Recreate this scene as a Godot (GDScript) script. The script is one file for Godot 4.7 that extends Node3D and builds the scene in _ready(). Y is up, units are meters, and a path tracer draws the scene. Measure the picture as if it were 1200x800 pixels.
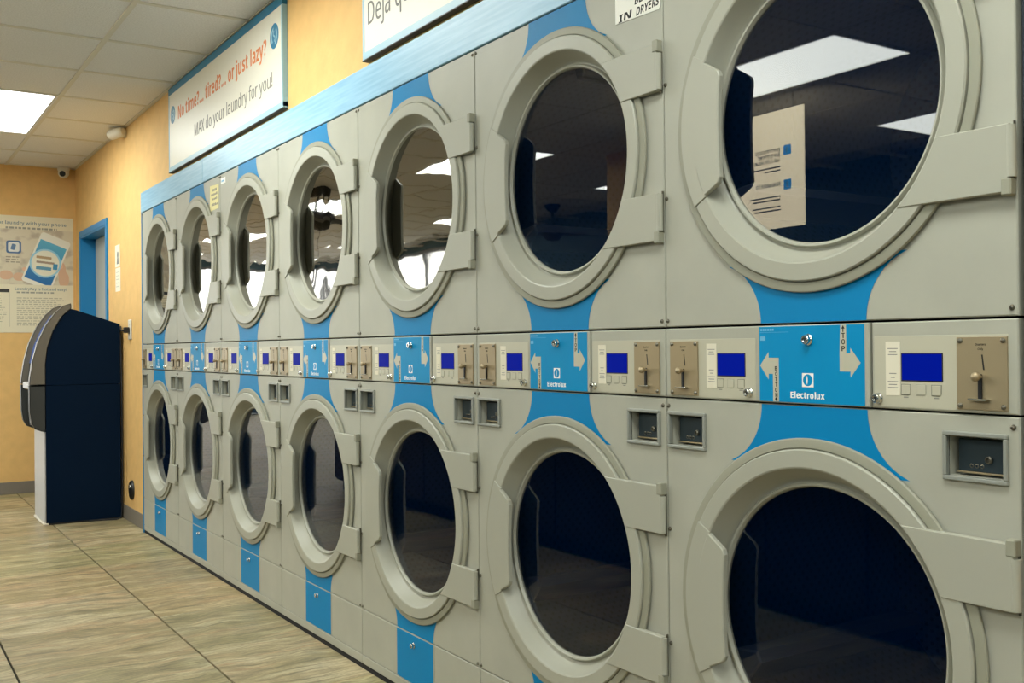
extends Node3D
# A self-service laundry: a row of seven stacked tumble dryers along a wall, seen at an angle.
# x runs along the dryer wall (0 = right edge of the first dryer), z = 0 is the dryer front, +z is into the room.

const W := 0.79
const CEIL := 2.553
const ZW := -0.022          # face of the painted wall beside and above the dryers
const XE := -7.88           # face of the end wall
var M := {}
var used := {}

# ---------------------------------------------------------------- geometry collector
class Geo:
	var p := PackedVector3Array()
	var n := PackedVector3Array()
	var u := PackedVector2Array()
	var T := Transform3D()
	func tri(a: Vector3, b: Vector3, c: Vector3, na: Vector3, nb: Vector3, nc: Vector3, ua := Vector2(), ub := Vector2(), uc := Vector2()) -> void:
		a = T * a; b = T * b; c = T * c
		na = (T.basis * na).normalized(); nb = (T.basis * nb).normalized(); nc = (T.basis * nc).normalized()
		if (b - a).cross(c - a).dot(na + nb + nc) > 0.0:
			var t := b; b = c; c = t
			t = nb; nb = nc; nc = t
			var k := ub; ub = uc; uc = k
		p.append(a); p.append(b); p.append(c)
		n.append(na); n.append(nb); n.append(nc)
		u.append(ua); u.append(ub); u.append(uc)
	func quad(a: Vector3, b: Vector3, c: Vector3, d: Vector3, nn: Vector3) -> void:
		tri(a, b, c, nn, nn, nn); tri(a, c, d, nn, nn, nn)
	func quad_uv(a: Vector3, b: Vector3, c: Vector3, d: Vector3, nn: Vector3) -> void:
		# a bottom left, b bottom right, c top right, d top left
		tri(a, b, c, nn, nn, nn, Vector2(0, 1), Vector2(1, 1), Vector2(1, 0))
		tri(a, c, d, nn, nn, nn, Vector2(0, 1), Vector2(1, 0), Vector2(0, 0))
	func quad4(a: Vector3, b: Vector3, c: Vector3, d: Vector3, na: Vector3, nb: Vector3, nc: Vector3, nd: Vector3, ua := Vector2(), ub := Vector2(), uc := Vector2(), ud := Vector2()) -> void:
		tri(a, b, c, na, nb, nc, ua, ub, uc); tri(a, c, d, na, nc, nd, ua, uc, ud)
	func box(lo: Vector3, hi: Vector3, bev := 0.0) -> void:
		var c := (lo + hi) * 0.5
		var h := (hi - lo) * 0.5
		var b := minf(bev, minf(h.x, minf(h.y, h.z)) * 0.9)
		for ax in 3:
			for s in [-1.0, 1.0]:
				var a1 := (ax + 1) % 3
				var a2 := (ax + 2) % 3
				var nn := Vector3(); nn[ax] = s
				var q := []
				for k in [[-1, -1], [1, -1], [1, 1], [-1, 1]]:
					var v := c
					v[ax] += s * h[ax]; v[a1] += k[0] * (h[a1] - b); v[a2] += k[1] * (h[a2] - b)
					q.append(v)
				quad(q[0], q[1], q[2], q[3], nn)
		if b <= 0.0: return
		for ax in 3:
			var a1 := (ax + 1) % 3
			var a2 := (ax + 2) % 3
			for s1 in [-1.0, 1.0]:
				for s2 in [-1.0, 1.0]:
					var nn := Vector3(); nn[a1] = s1; nn[a2] = s2
					var q := []
					for k in [[-1, 0], [1, 0], [1, 1], [-1, 1]]:
						var v := c
						v[ax] += k[0] * (h[ax] - b)
						v[a1] += s1 * (h[a1] - (b if k[1] else 0.0))
						v[a2] += s2 * (h[a2] - (0.0 if k[1] else b))
						q.append(v)
					quad(q[0], q[1], q[2], q[3], nn.normalized())
		for sx in [-1.0, 1.0]:
			for sy in [-1.0, 1.0]:
				for sz in [-1.0, 1.0]:
					var s := Vector3(sx, sy, sz)
					var e := c + s * h
					var nn := s.normalized()
					tri(e - Vector3(0, sy * b, sz * b), e - Vector3(sx * b, 0, sz * b), e - Vector3(sx * b, sy * b, 0), nn, nn, nn)
	# profile of (radius, z) turned about the z axis through (cx, cy); flat facets where the profile bends sharply
	func lathe(prof: Array, cx := 0.0, cy := 0.0, seg := 72, a0 := 0.0, a1 := TAU, sharp := 35.0) -> void:
		var m := prof.size()
		var sn := []
		var len := [0.0]
		for i in m - 1:
			var d: Vector2 = prof[i + 1] - prof[i]
			sn.append(Vector2(-d.y, d.x).normalized() if d.length() > 1e-9 else Vector2(0, 1))
			len.append(len[i] + d.length())
		for i in m - 1:
			var n0: Vector2 = sn[i]
			var n1: Vector2 = sn[i]
			if i > 0 and rad_to_deg(absf(sn[i].angle_to(sn[i - 1]))) < sharp: n0 = (sn[i] + sn[i - 1]).normalized()
			if i < m - 2 and rad_to_deg(absf(sn[i].angle_to(sn[i + 1]))) < sharp: n1 = (sn[i] + sn[i + 1]).normalized()
			for k in seg:
				var t0 := a0 + (a1 - a0) * k / seg
				var t1 := a0 + (a1 - a0) * (k + 1) / seg
				var c0 := cos(t0); var s0 := sin(t0); var c1 := cos(t1); var s1 := sin(t1)
				var A: Vector2 = prof[i]
				var B: Vector2 = prof[i + 1]
				var f0 := float(k) / seg; var f1 := float(k + 1) / seg
				var pa := Vector3(cx + A.x * c0, cy + A.x * s0, A.y); var pb := Vector3(cx + A.x * c1, cy + A.x * s1, A.y)
				var pc := Vector3(cx + B.x * c1, cy + B.x * s1, B.y); var pd := Vector3(cx + B.x * c0, cy + B.x * s0, B.y)
				var na := Vector3(n0.x * c0, n0.x * s0, n0.y); var nb := Vector3(n0.x * c1, n0.x * s1, n0.y)
				var nc := Vector3(n1.x * c1, n1.x * s1, n1.y); var nd := Vector3(n1.x * c0, n1.x * s0, n1.y)
				if A.x > 1e-7: tri(pa, pb, pc, na, nb, nc, Vector2(f0, len[i]), Vector2(f1, len[i]), Vector2(f1, len[i + 1]))
				if B.x > 1e-7: tri(pa, pc, pd, na, nc, nd, Vector2(f0, len[i]), Vector2(f1, len[i + 1]), Vector2(f0, len[i + 1]))
	# polygon in the xy plane pushed out from z0 to z1, front edge chamfered
	func ext(poly: PackedVector2Array, z0: float, z1: float, bev := 0.0, back := false) -> void:
		var m := poly.size()
		var area := 0.0
		for i in m: area += poly[i].cross(poly[(i + 1) % m])
		var q := poly.duplicate()
		if area < 0.0: q.reverse()
		var inn := PackedVector2Array()
		for i in m:
			var e0 := (q[i] - q[(i + m - 1) % m]).normalized()
			var e1 := (q[(i + 1) % m] - q[i]).normalized()
			var n0 := Vector2(-e0.y, e0.x); var n1 := Vector2(-e1.y, e1.x)
			var d := (n0 + n1)
			d = d / maxf(0.3, d.dot(n0)) if d.length() > 1e-6 else n0
			inn.append(q[i] + d * bev)
		var idx := Geometry2D.triangulate_polygon(inn)
		for k in range(0, idx.size(), 3):
			var A := inn[idx[k]]; var B := inn[idx[k + 1]]; var C := inn[idx[k + 2]]
			tri(Vector3(A.x, A.y, z1), Vector3(B.x, B.y, z1), Vector3(C.x, C.y, z1), Vector3(0, 0, 1), Vector3(0, 0, 1), Vector3(0, 0, 1))
			if back: tri(Vector3(A.x, A.y, z0), Vector3(B.x, B.y, z0), Vector3(C.x, C.y, z0), Vector3(0, 0, -1), Vector3(0, 0, -1), Vector3(0, 0, -1))
		for i in m:
			var a := q[i]; var b := q[(i + 1) % m]
			var ia := inn[i]; var ib := inn[(i + 1) % m]
			var e := (b - a).normalized()
			var o := Vector3(e.y, -e.x, 0)
			quad(Vector3(a.x, a.y, z0), Vector3(b.x, b.y, z0), Vector3(b.x, b.y, z1 - bev), Vector3(a.x, a.y, z1 - bev), o)
			if bev > 0.0:
				quad(Vector3(a.x, a.y, z1 - bev), Vector3(b.x, b.y, z1 - bev), Vector3(ib.x, ib.y, z1), Vector3(ia.x, ia.y, z1), (o + Vector3(0, 0, 1)).normalized())
	func tube(path: Array, r: float, seg := 8) -> void:
		var rings := []
		for i in path.size():
			var d: Vector3 = (path[mini(i + 1, path.size() - 1)] - path[maxi(i - 1, 0)]).normalized()
			var s := d.cross(Vector3.UP if absf(d.y) < 0.95 else Vector3.RIGHT).normalized()
			var t := d.cross(s)
			var ring := []
			for k in seg: ring.append((s * cos(TAU * k / seg) + t * sin(TAU * k / seg)))
			rings.append(ring)
		for i in path.size() - 1:
			for k in seg:
				var j := (k + 1) % seg
				quad4(path[i] + rings[i][k] * r, path[i] + rings[i][j] * r, path[i + 1] + rings[i + 1][j] * r, path[i + 1] + rings[i + 1][k] * r, rings[i][k], rings[i][j], rings[i + 1][j], rings[i + 1][k])
		for e in [0, path.size() - 1]:
			var out: Vector3 = (path[e] - path[1 if e == 0 else e - 1]).normalized()
			for k in seg:
				tri(path[e], path[e] + rings[e][k] * r, path[e] + rings[e][(k + 1) % seg] * r, out, out, out)
	func mesh() -> ArrayMesh:
		var a := []
		a.resize(Mesh.ARRAY_MAX)
		a[Mesh.ARRAY_VERTEX] = p; a[Mesh.ARRAY_NORMAL] = n; a[Mesh.ARRAY_TEX_UV] = u
		var m := ArrayMesh.new()
		m.add_surface_from_arrays(Mesh.PRIMITIVE_TRIANGLES, a)
		return m

# ---------------------------------------------------------------- scene helpers
func V(x: float, y: float) -> Vector2: return Vector2(x, y)
func numbered(called: String) -> String:
	var k: int = used.get(called, -1) + 1
	used[called] = k
	return called if k == 0 else "%s_%03d" % [called, k]
func put(g: Geo, called: String, m: Material, parent: Node = null) -> MeshInstance3D:
	var o := MeshInstance3D.new()
	o.mesh = g.mesh()
	o.material_override = m
	o.cast_shadow = GeometryInstance3D.SHADOW_CASTING_SETTING_ON
	if parent == null:
		o.name = numbered(called); add_child(o)
	else:
		o.name = called; parent.add_child(o, true)
	return o
func shared(mesh: Mesh, called: String, m: Material, parent: Node, at := Vector3.ZERO) -> MeshInstance3D:
	var o := MeshInstance3D.new()
	o.mesh = mesh; o.material_override = m; o.name = called; o.position = at
	parent.add_child(o, true)
	return o
func thing(called: String, at: Vector3, label: String, category: String, group := "") -> Node3D:
	var o := Node3D.new()
	o.name = numbered(called); o.position = at
	add_child(o)
	return tag(o, label, category, group)
func tag(o: Node3D, label: String, category: String, group := "") -> Node3D:
	o.set_meta("label", label); o.set_meta("category", category)
	if group != "": o.set_meta("group", group)
	return o
func structure(called: String) -> Node3D:
	var o := Node3D.new()
	o.name = numbered(called); add_child(o); o.set_meta("kind", "structure")
	return o
func struct_mesh(g: Geo, called: String, m: Material) -> MeshInstance3D:
	var o := put(g, called, m)
	o.set_meta("kind", "structure")
	return o
func copy_of(o: Node3D, called: String, at: Vector3, label := "") -> Node3D:
	var c: Node3D = o.duplicate()
	c.name = numbered(called); add_child(c); c.position = at
	if label != "": c.set_meta("label", label)
	return c

var fonts := {}
func font(bold: bool) -> Font:
	if not fonts.has(bold):
		var f := SystemFont.new()
		f.font_names = PackedStringArray(["Droid Sans"])
		f.font_weight = 700 if bold else 400
		fonts[bold] = f
	return fonts[bold]
# flat lettering that fills a box of w by h metres (h of the text's own outline), centred at c, turned by b
func words(parent: Node, text: String, c: Vector3, w: float, h: float, m: Material, bold := false, b := Basis(), called := "lettering") -> MeshInstance3D:
	var t := TextMesh.new()
	t.text = text; t.font = font(bold); t.font_size = 32; t.pixel_size = 0.01; t.depth = 0.01; t.curve_step = 1.0
	var bb := t.get_aabb()
	var o := MeshInstance3D.new()
	o.mesh = t; o.material_override = m; o.name = called
	var sx := w / maxf(bb.size.x, 1e-4)
	var sy := h / maxf(bb.size.y, 1e-4)
	if w <= 0.0: sx = sy
	if h <= 0.0: sy = sx
	var sc := Basis.from_scale(Vector3(sx, sy, 0.04))
	o.basis = b * sc
	o.position = c - b * (sc * (bb.position + bb.size * 0.5))
	parent.add_child(o, true)
	return o

func col(r: float, g: float, b: float) -> Color: return Color(r / 255.0, g / 255.0, b / 255.0)
func mat(called: String, c: Color, rough := 0.5, metal := 0.0, spec := 0.5) -> StandardMaterial3D:
	var m := StandardMaterial3D.new()
	m.resource_name = called
	m.albedo_color = c; m.roughness = rough; m.metallic = metal; m.metallic_specular = spec
	M[called] = m
	return m
func noise(seed_: int, freq: float, oct := 3) -> FastNoiseLite:
	var f := FastNoiseLite.new()
	f.seed = seed_; f.frequency = freq; f.fractal_octaves = oct
	f.noise_type = FastNoiseLite.TYPE_SIMPLEX_SMOOTH
	return f
func world_map(m: StandardMaterial3D, s: Vector3) -> void:
	m.uv1_triplanar = true; m.uv1_world_triplanar = true; m.uv1_scale = s
	m.uv1_triplanar_sharpness = 8.0
# small variation of tone around white, as a colour texture
func mottled(seed_: int, freq: float, lo: float, hi: float, size := 256) -> ImageTexture:
	var src := noise(seed_, freq, 4).get_seamless_image(size, size)
	var img := Image.create(size, size, false, Image.FORMAT_RGB8)
	for y in size:
		for x in size:
			var v := lerpf(lo, hi, src.get_pixel(x, y).r)
			img.set_pixel(x, y, Color(v, v, v))
	img.generate_mipmaps()
	return ImageTexture.create_from_image(img)
func bumps(seed_: int, freq: float, strength: float, size := 256) -> ImageTexture:
	var src := noise(seed_, freq, 3).get_seamless_image(size, size)
	src.convert(Image.FORMAT_RGBA8)
	src.bump_map_to_normal_map(strength)
	return ImageTexture.create_from_image(src)

# stone-look porcelain with streaks that run across the aisle (along z)
func stone_image() -> ImageTexture:
	var S := 1024
	var a := noise(11, 0.012, 5); var b := noise(23, 0.02, 4); var c := noise(37, 0.006, 3); var d := noise(51, 0.09, 3)
	var img := Image.create(S, S, false, Image.FORMAT_RGB8)
	var base := col(161, 146, 113); var light := col(190, 178, 146); var dark := col(104, 94, 70); var rust := col(176, 136, 100); var olive := col(142, 131, 96)
	for y in S:
		var Y := 512.0 - absf(y - 512.0)
		for x in S:
			var X := 512.0 - absf(x - 512.0)
			# the pattern is mirrored in both directions so that it repeats without a seam; x runs across the streaks
			var w := c.get_noise_2d(X * 0.9, Y * 1.6) * 24.0
			var xx := X + w
			var s1 := a.get_noise_2d(xx * 1.1, Y * 0.38)
			var s2 := b.get_noise_2d(xx * 1.5 + 900.0, Y * 0.26)
			var s3 := c.get_noise_2d(xx * 1.1 - 400.0, Y * 0.9)
			var s4 := d.get_noise_2d(xx * 1.1, Y * 0.3)
			var s5 := d.get_noise_2d(X * 3.0 + 70.0, Y * 2.4)
			var k := base.lerp(olive, clampf(s3 * 2.0 + 0.2, 0.0, 0.8))
			k = k.lerp(light, clampf(s1 * 1.5, 0.0, 0.7))
			k = k.lerp(dark, clampf(-s2 * 1.7 - 0.25, 0.0, 0.5))
			k = k.lerp(rust, clampf(s2 * 1.5 - 0.42 - s3 * 0.6, 0.0, 0.42))
			k = k * (1.0 + s4 * 0.2 + s5 * 0.12)
			img.set_pixel(x, y, k)
	return ImageTexture.create_from_image(img)

func disc(img: Image, cx: float, cy: float, rx: float, ry: float, k: Color, turn := 0.0) -> void:
	var R := int(ceil(maxf(rx, ry)))
	for y in range(maxi(0, int(cy) - R), mini(img.get_height(), int(cy) + R + 1)):
		for x in range(maxi(0, int(cx) - R), mini(img.get_width(), int(cx) + R + 1)):
			var v := Vector2(x - cx, y - cy).rotated(-turn)
			if (v.x / rx) ** 2 + (v.y / ry) ** 2 <= 1.0: img.set_pixel(x, y, k)
func slab(img: Image, c: Vector2, half: Vector2, r: float, turn: float, k: Color, k2 := Color(0, 0, 0, 0)) -> void:
	var R := int(ceil(half.length()))
	for y in range(maxi(0, int(c.y) - R), mini(img.get_height(), int(c.y) + R + 1)):
		for x in range(maxi(0, int(c.x) - R), mini(img.get_width(), int(c.x) + R + 1)):
			var v := Vector2(x - c.x, y - c.y).rotated(-turn)
			var q := v.abs() - half + Vector2(r, r)
			if Vector2(maxf(q.x, 0), maxf(q.y, 0)).length() <= r:
				img.set_pixel(x, y, k.lerp(k2, clampf(v.y / half.y * 0.5 + 0.5, 0, 1)) if k2.a > 0.0 else k)
# rows of illegible fine print as dashes
func fine_print(img: Image, x0: int, y0: int, x1: int, rows: int, step: int, hgt: int, k: Color, seed_: int) -> void:
	var rng := RandomNumberGenerator.new()
	rng.seed = seed_
	for r in rows:
		var x := x0
		var stop := x1 - rng.randi_range(0, (x1 - x0) / 4)
		while x < stop:
			var w := rng.randi_range(6, 22)
			img.fill_rect(Rect2i(x, y0 + r * step, mini(w, stop - x), hgt), k)
			x += w + 5

func make_materials() -> void:
	var m: StandardMaterial3D
	m = mat("dryer_paint", col(171, 170, 156), 0.46, 0.0, 0.42)
	m.albedo_texture = mottled(3, 0.02, 0.95, 1.0); world_map(m, Vector3(0.9, 0.9, 0.9))
	m = mat("door_enamel", col(163, 162, 148), 0.4, 0.0, 0.42)
	mat("gasket", col(146, 145, 128), 0.55)
	mat("blue_print", col(0, 124, 180), 0.45, 0.0, 0.25)
	mat("blue_plate", col(0, 134, 188), 0.42, 0.0, 0.25)
	m = mat("fascia_blue_glare", col(146, 192, 220), 0.4)  # blue paled: glare of the ceiling lights is put into the colour
	var st := noise(77, 0.03, 4)
	var glare_streaks := Image.create(256, 256, false, Image.FORMAT_RGB8)
	for y in 256:
		for x in 256:
			var xm := 128.0 - absf(x - 128.0); var ym := 128.0 - absf(y - 128.0)
			var v := clampf(0.93 + st.get_noise_2d(xm * 0.35, ym * 3.2) * 0.16, 0.75, 1.0)  # pale streaks of reflected lamp light, painted in a brush-like pattern
			glare_streaks.set_pixel(x, y, Color(v, lerpf(v, 1.0, 0.4), lerpf(v, 1.0, 0.6)))
	m.albedo_texture = ImageTexture.create_from_image(glare_streaks); world_map(m, Vector3(0.8, 2.0, 0.8))
	mat("frame_blue", col(22, 122, 178), 0.4)
	mat("sign_edge_blue", col(28, 118, 158), 0.45)
	mat("sign_rim_blue", col(150, 190, 208), 0.4)
	mat("chrome", col(205, 205, 200), 0.16, 1.0)
	mat("steel", col(162, 146, 116), 0.42, 0.55)
	mat("screw_metal", col(120, 116, 104), 0.35, 0.9)
	mat("black", col(16, 16, 18), 0.45)
	mat("recess_black", col(14, 15, 18), 0.8)
	mat("navy_dark", col(16, 28, 40), 0.4)
	mat("coin_frame", col(146, 148, 140), 0.4, 0.2)
	mat("coin_drawer", col(52, 64, 70), 0.38, 0.3)
	mat("sticker", col(218, 211, 190), 0.6)
	mat("ink_black", col(18, 18, 20), 0.7)
	mat("ink_grey", col(128, 126, 120), 0.7)
	mat("poster_ink", col(132, 144, 146), 0.6)
	mat("ink_orange", col(222, 128, 72), 0.6)
	mat("white_print", col(236, 236, 232), 0.5)
	mat("pale_blue_print", col(96, 172, 212), 0.45)
	mat("arrow_grey", col(182, 178, 158), 0.4)
	mat("button_grey", col(160, 158, 142), 0.5)
	mat("button_line", col(122, 122, 108), 0.5)
	m = mat("lcd", col(0, 3, 30), 0.4, 0.0, 0.1)
	m.emission_enabled = true; m.emission = col(0, 24, 158); m.emission_energy_multiplier = 0.8
	# door glass: a clear pane, and the slightly bent, brighter mirroring pane fitted in some of the upper doors
	m = mat("door_glass", Color(0.0, 0.06, 0.17, 0.5), 0.0, 0.0, 0.48)
	m.transparency = BaseMaterial3D.TRANSPARENCY_ALPHA
	m = mat("film_glass", Color(0.58, 0.57, 0.55), 0.02, 1.0)
	m.normal_enabled = true; m.normal_texture = bumps(5, 0.008, 3.0); m.normal_scale = 0.07
	world_map(m, Vector3(0.9, 1.3, 0.9))
	m = mat("window_glass", Color(0.9, 0.95, 1.0, 0.06), 0.0)
	m.transparency = BaseMaterial3D.TRANSPARENCY_ALPHA
	# perforated drum sheet
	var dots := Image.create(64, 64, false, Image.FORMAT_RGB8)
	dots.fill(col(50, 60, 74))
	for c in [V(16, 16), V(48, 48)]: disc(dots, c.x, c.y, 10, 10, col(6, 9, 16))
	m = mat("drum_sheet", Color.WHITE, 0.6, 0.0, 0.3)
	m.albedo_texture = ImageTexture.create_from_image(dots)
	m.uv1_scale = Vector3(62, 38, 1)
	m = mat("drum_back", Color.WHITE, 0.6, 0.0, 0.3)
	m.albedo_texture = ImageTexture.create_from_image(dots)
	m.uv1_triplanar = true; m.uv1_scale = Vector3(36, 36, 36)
	# room
	m = mat("wall_paint", col(230, 186, 118), 0.75)
	m.albedo_texture = mottled(8, 0.03, 0.95, 1.0); m.normal_enabled = true; m.normal_texture = bumps(9, 0.09, 2.0); m.normal_scale = 0.12
	world_map(m, Vector3(1.1, 1.1, 1.1))
	m = mat("ceiling_tile", col(240, 240, 240), 0.95)
	m.albedo_texture = mottled(14, 0.25, 0.9, 1.0); m.normal_enabled = true; m.normal_texture = bumps(15, 0.3, 3.0); m.normal_scale = 0.3
	world_map(m, Vector3(1.6, 1.6, 1.6))
	mat("ceiling_bar", col(214, 210, 198), 0.6)
	mat("baseboard", col(124, 116, 106), 0.6)
	var stone := stone_image()
	for k in 5:
		m = mat("stone%d" % k, [Color(1, 1, 1), Color(0.95, 0.96, 0.95), Color(1.0, 0.97, 0.93), Color(0.93, 0.92, 0.9), Color(0.98, 1.0, 0.96)][k], 0.3)
		m.albedo_texture = stone
		world_map(m, Vector3(0.62, 0.62, 0.31)); m.uv1_offset = Vector3(0.217 * k, 0, 0.371 * k)
		m.roughness = 0.46
	mat("grout", col(40, 35, 26), 0.95)
	mat("slate_paint", col(70, 98, 112), 0.75)
	mat("door_leaf", col(186, 188, 184), 0.6)
	m = mat("kiosk_navy", col(3, 24, 48), 0.7, 0.0, 0.2)
	mat("kiosk_silver", col(196, 196, 198), 0.35, 0.2)
	mat("kiosk_bezel", col(104, 98, 88), 0.45)
	mat("kiosk_bezel_dark", col(52, 54, 54), 0.45)
	m = mat("kiosk_screen", col(30, 50, 110), 0.12)
	m.emission_enabled = true; m.emission = col(90, 140, 235); m.emission_energy_multiplier = 0.25
	mat("white_plastic", col(222, 216, 202), 0.45)
	mat("sign_white", col(226, 222, 208), 0.4)
	mat("paper", col(232, 226, 206), 0.8)
	mat("white_paper", col(242, 240, 230), 0.8)
	m = mat("glow_board", col(226, 214, 184), 0.6)
	m.emission_enabled = true; m.emission = col(240, 226, 190); m.emission_energy_multiplier = 9.0  # glow added so the sign looks bright when mirrored in the glass
	m = mat("glow_blue", col(20, 120, 180), 0.6)
	m.emission_enabled = true; m.emission = col(30, 130, 190); m.emission_energy_multiplier = 7.0  # number boxes get the same added glow
	mat("yellow_paper", col(232, 222, 166), 0.8)
	mat("cable", col(14, 14, 18), 0.5)
	m = mat("panel_glow", col(240, 244, 250), 0.6)
	m.emission_enabled = true; m.emission = Color(0.94, 0.97, 1.0); m.emission_energy_multiplier = 5.0
	mat("lamp_frame", col(214, 210, 196), 0.5)
	mat("fan_dark", col(24, 22, 22), 0.5)
	mat("counter_navy", col(14, 24, 42), 0.5)
	mat("counter_top", col(40, 44, 50), 0.5)
	mat("concrete", col(176, 174, 168), 0.9)
	mat("mullion", col(120, 122, 124), 0.4, 0.5)

# ---------------------------------------------------------------- dryers
# a flat sheet with a round hole; rectangle x0..x1, y0..y1
func holed(g: Geo, x0: float, y0: float, x1: float, y1: float, c: Vector2, r: float, z: float) -> void:
	var angles := []
	for k in 72: angles.append(TAU * k / 72.0)
	for e in [V(x0, y0), V(x1, y0), V(x1, y1), V(x0, y1)]: angles.append(fposmod((e - c).angle(), TAU))
	angles.sort()
	var edge := func(t: float) -> Vector2:
		var d := Vector2(cos(t), sin(t))
		var k := INF
		if d.x > 1e-9: k = minf(k, (x1 - c.x) / d.x)
		if d.x < -1e-9: k = minf(k, (x0 - c.x) / d.x)
		if d.y > 1e-9: k = minf(k, (y1 - c.y) / d.y)
		if d.y < -1e-9: k = minf(k, (y0 - c.y) / d.y)
		return c + d * k
	for i in angles.size():
		var t0: float = angles[i]
		var t1: float = angles[(i + 1) % angles.size()] + (TAU if i == angles.size() - 1 else 0.0)
		var a: Vector2 = edge.call(t0); var b: Vector2 = edge.call(t1)
		var ia := c + Vector2(cos(t0), sin(t0)) * r; var ib := c + Vector2(cos(t1), sin(t1)) * r
		g.quad(Vector3(a.x, a.y, z), Vector3(b.x, b.y, z), Vector3(ib.x, ib.y, z), Vector3(ia.x, ia.y, z), Vector3(0, 0, 1))
# folded edge round a front sheet: chamfer and side returns
func folded(g: Geo, x0: float, y0: float, x1: float, y1: float, z: float, depth: float, b := 0.002) -> void:
	var o := [V(x0, y0), V(x1, y0), V(x1, y1), V(x0, y1)]
	var i := [V(x0 + b, y0 + b), V(x1 - b, y0 + b), V(x1 - b, y1 - b), V(x0 + b, y1 - b)]
	var ns := [Vector3(0, -1, 0), Vector3(1, 0, 0), Vector3(0, 1, 0), Vector3(-1, 0, 0)]
	for k in 4:
		var a: Vector2 = o[k]; var e: Vector2 = o[(k + 1) % 4]; var ia: Vector2 = i[k]; var ie: Vector2 = i[(k + 1) % 4]
		g.quad(Vector3(a.x, a.y, z - b), Vector3(e.x, e.y, z - b), Vector3(ie.x, ie.y, z), Vector3(ia.x, ia.y, z), (ns[k] + Vector3(0, 0, 1)).normalized())
		g.quad(Vector3(a.x, a.y, z - depth), Vector3(e.x, e.y, z - depth), Vector3(e.x, e.y, z - b), Vector3(a.x, a.y, z - b), ns[k])
func sheet(g: Geo, x0: float, y0: float, x1: float, y1: float, z: float) -> void:
	g.quad(Vector3(x0, y0, z), Vector3(x1, y0, z), Vector3(x1, y1, z), Vector3(x0, y1, z), Vector3(0, 0, 1))
func plate(g: Geo, x0: float, y0: float, x1: float, y1: float, z0: float, z1: float, b := 0.0006) -> void:
	g.ext(PackedVector2Array([V(x0, y0), V(x1, y0), V(x1, y1), V(x0, y1)]), z0, z1, b)
func arc(c: Vector2, r: float, a0: float, a1: float, k: int) -> PackedVector2Array:
	var out := PackedVector2Array()
	for i in k + 1:
		var t := deg_to_rad(lerpf(a0, a1, float(i) / k))
		out.append(c + Vector2(cos(t), sin(t)) * r)
	return out
# blue printed band that flares towards the door ring; edge y, direction of the door, distance to its centre
func flare(g: Geo, y_edge: float, s: float, dist: float) -> void:
	var rr := 0.12
	var steps := 14
	for i in steps:
		var d0 := 0.114 * i / steps; var d1 := 0.114 * (i + 1) / steps
		for side in [-1.0, 1.0]:
			var w0 := 0.1215 + rr - sqrt(rr * rr - d0 * d0); var w1 := 0.1215 + rr - sqrt(rr * rr - d1 * d1)
			var i0 := sqrt(maxf(0.0, 0.318 ** 2 - (dist - d0) ** 2)); var i1 := sqrt(maxf(0.0, 0.318 ** 2 - (dist - d1) ** 2))
			if i0 >= w0 or i1 >= w1: continue
			var z := 0.0006
			g.quad(Vector3(0.395 + side * i0, y_edge + s * d0, z), Vector3(0.395 + side * w0, y_edge + s * d0, z), Vector3(0.395 + side * w1, y_edge + s * d1, z), Vector3(0.395 + side * i1, y_edge + s * d1, z), Vector3(0, 0, 1))

func lock(parent: Node, at: Vector3, r := 0.0075) -> void:
	var g := Geo.new()
	g.T = Transform3D(Basis(), at)
	g.lathe([V(r * 1.25, 0), V(r * 1.25, 0.002), V(r, 0.0045), V(r, 0.010), V(r * 0.85, 0.0115), V(r * 0.55, 0.0115), V(r * 0.5, 0.0095), V(0, 0.0095)], 0, 0, 20)
	var o := put(g, "lock", M.chrome, parent)
	g = Geo.new()
	g.box(at + Vector3(-0.0008, -0.0028, 0.009), at + Vector3(0.0008, 0.0028, 0.0103))
	put(g, "keyhole", M.black, o)

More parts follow.
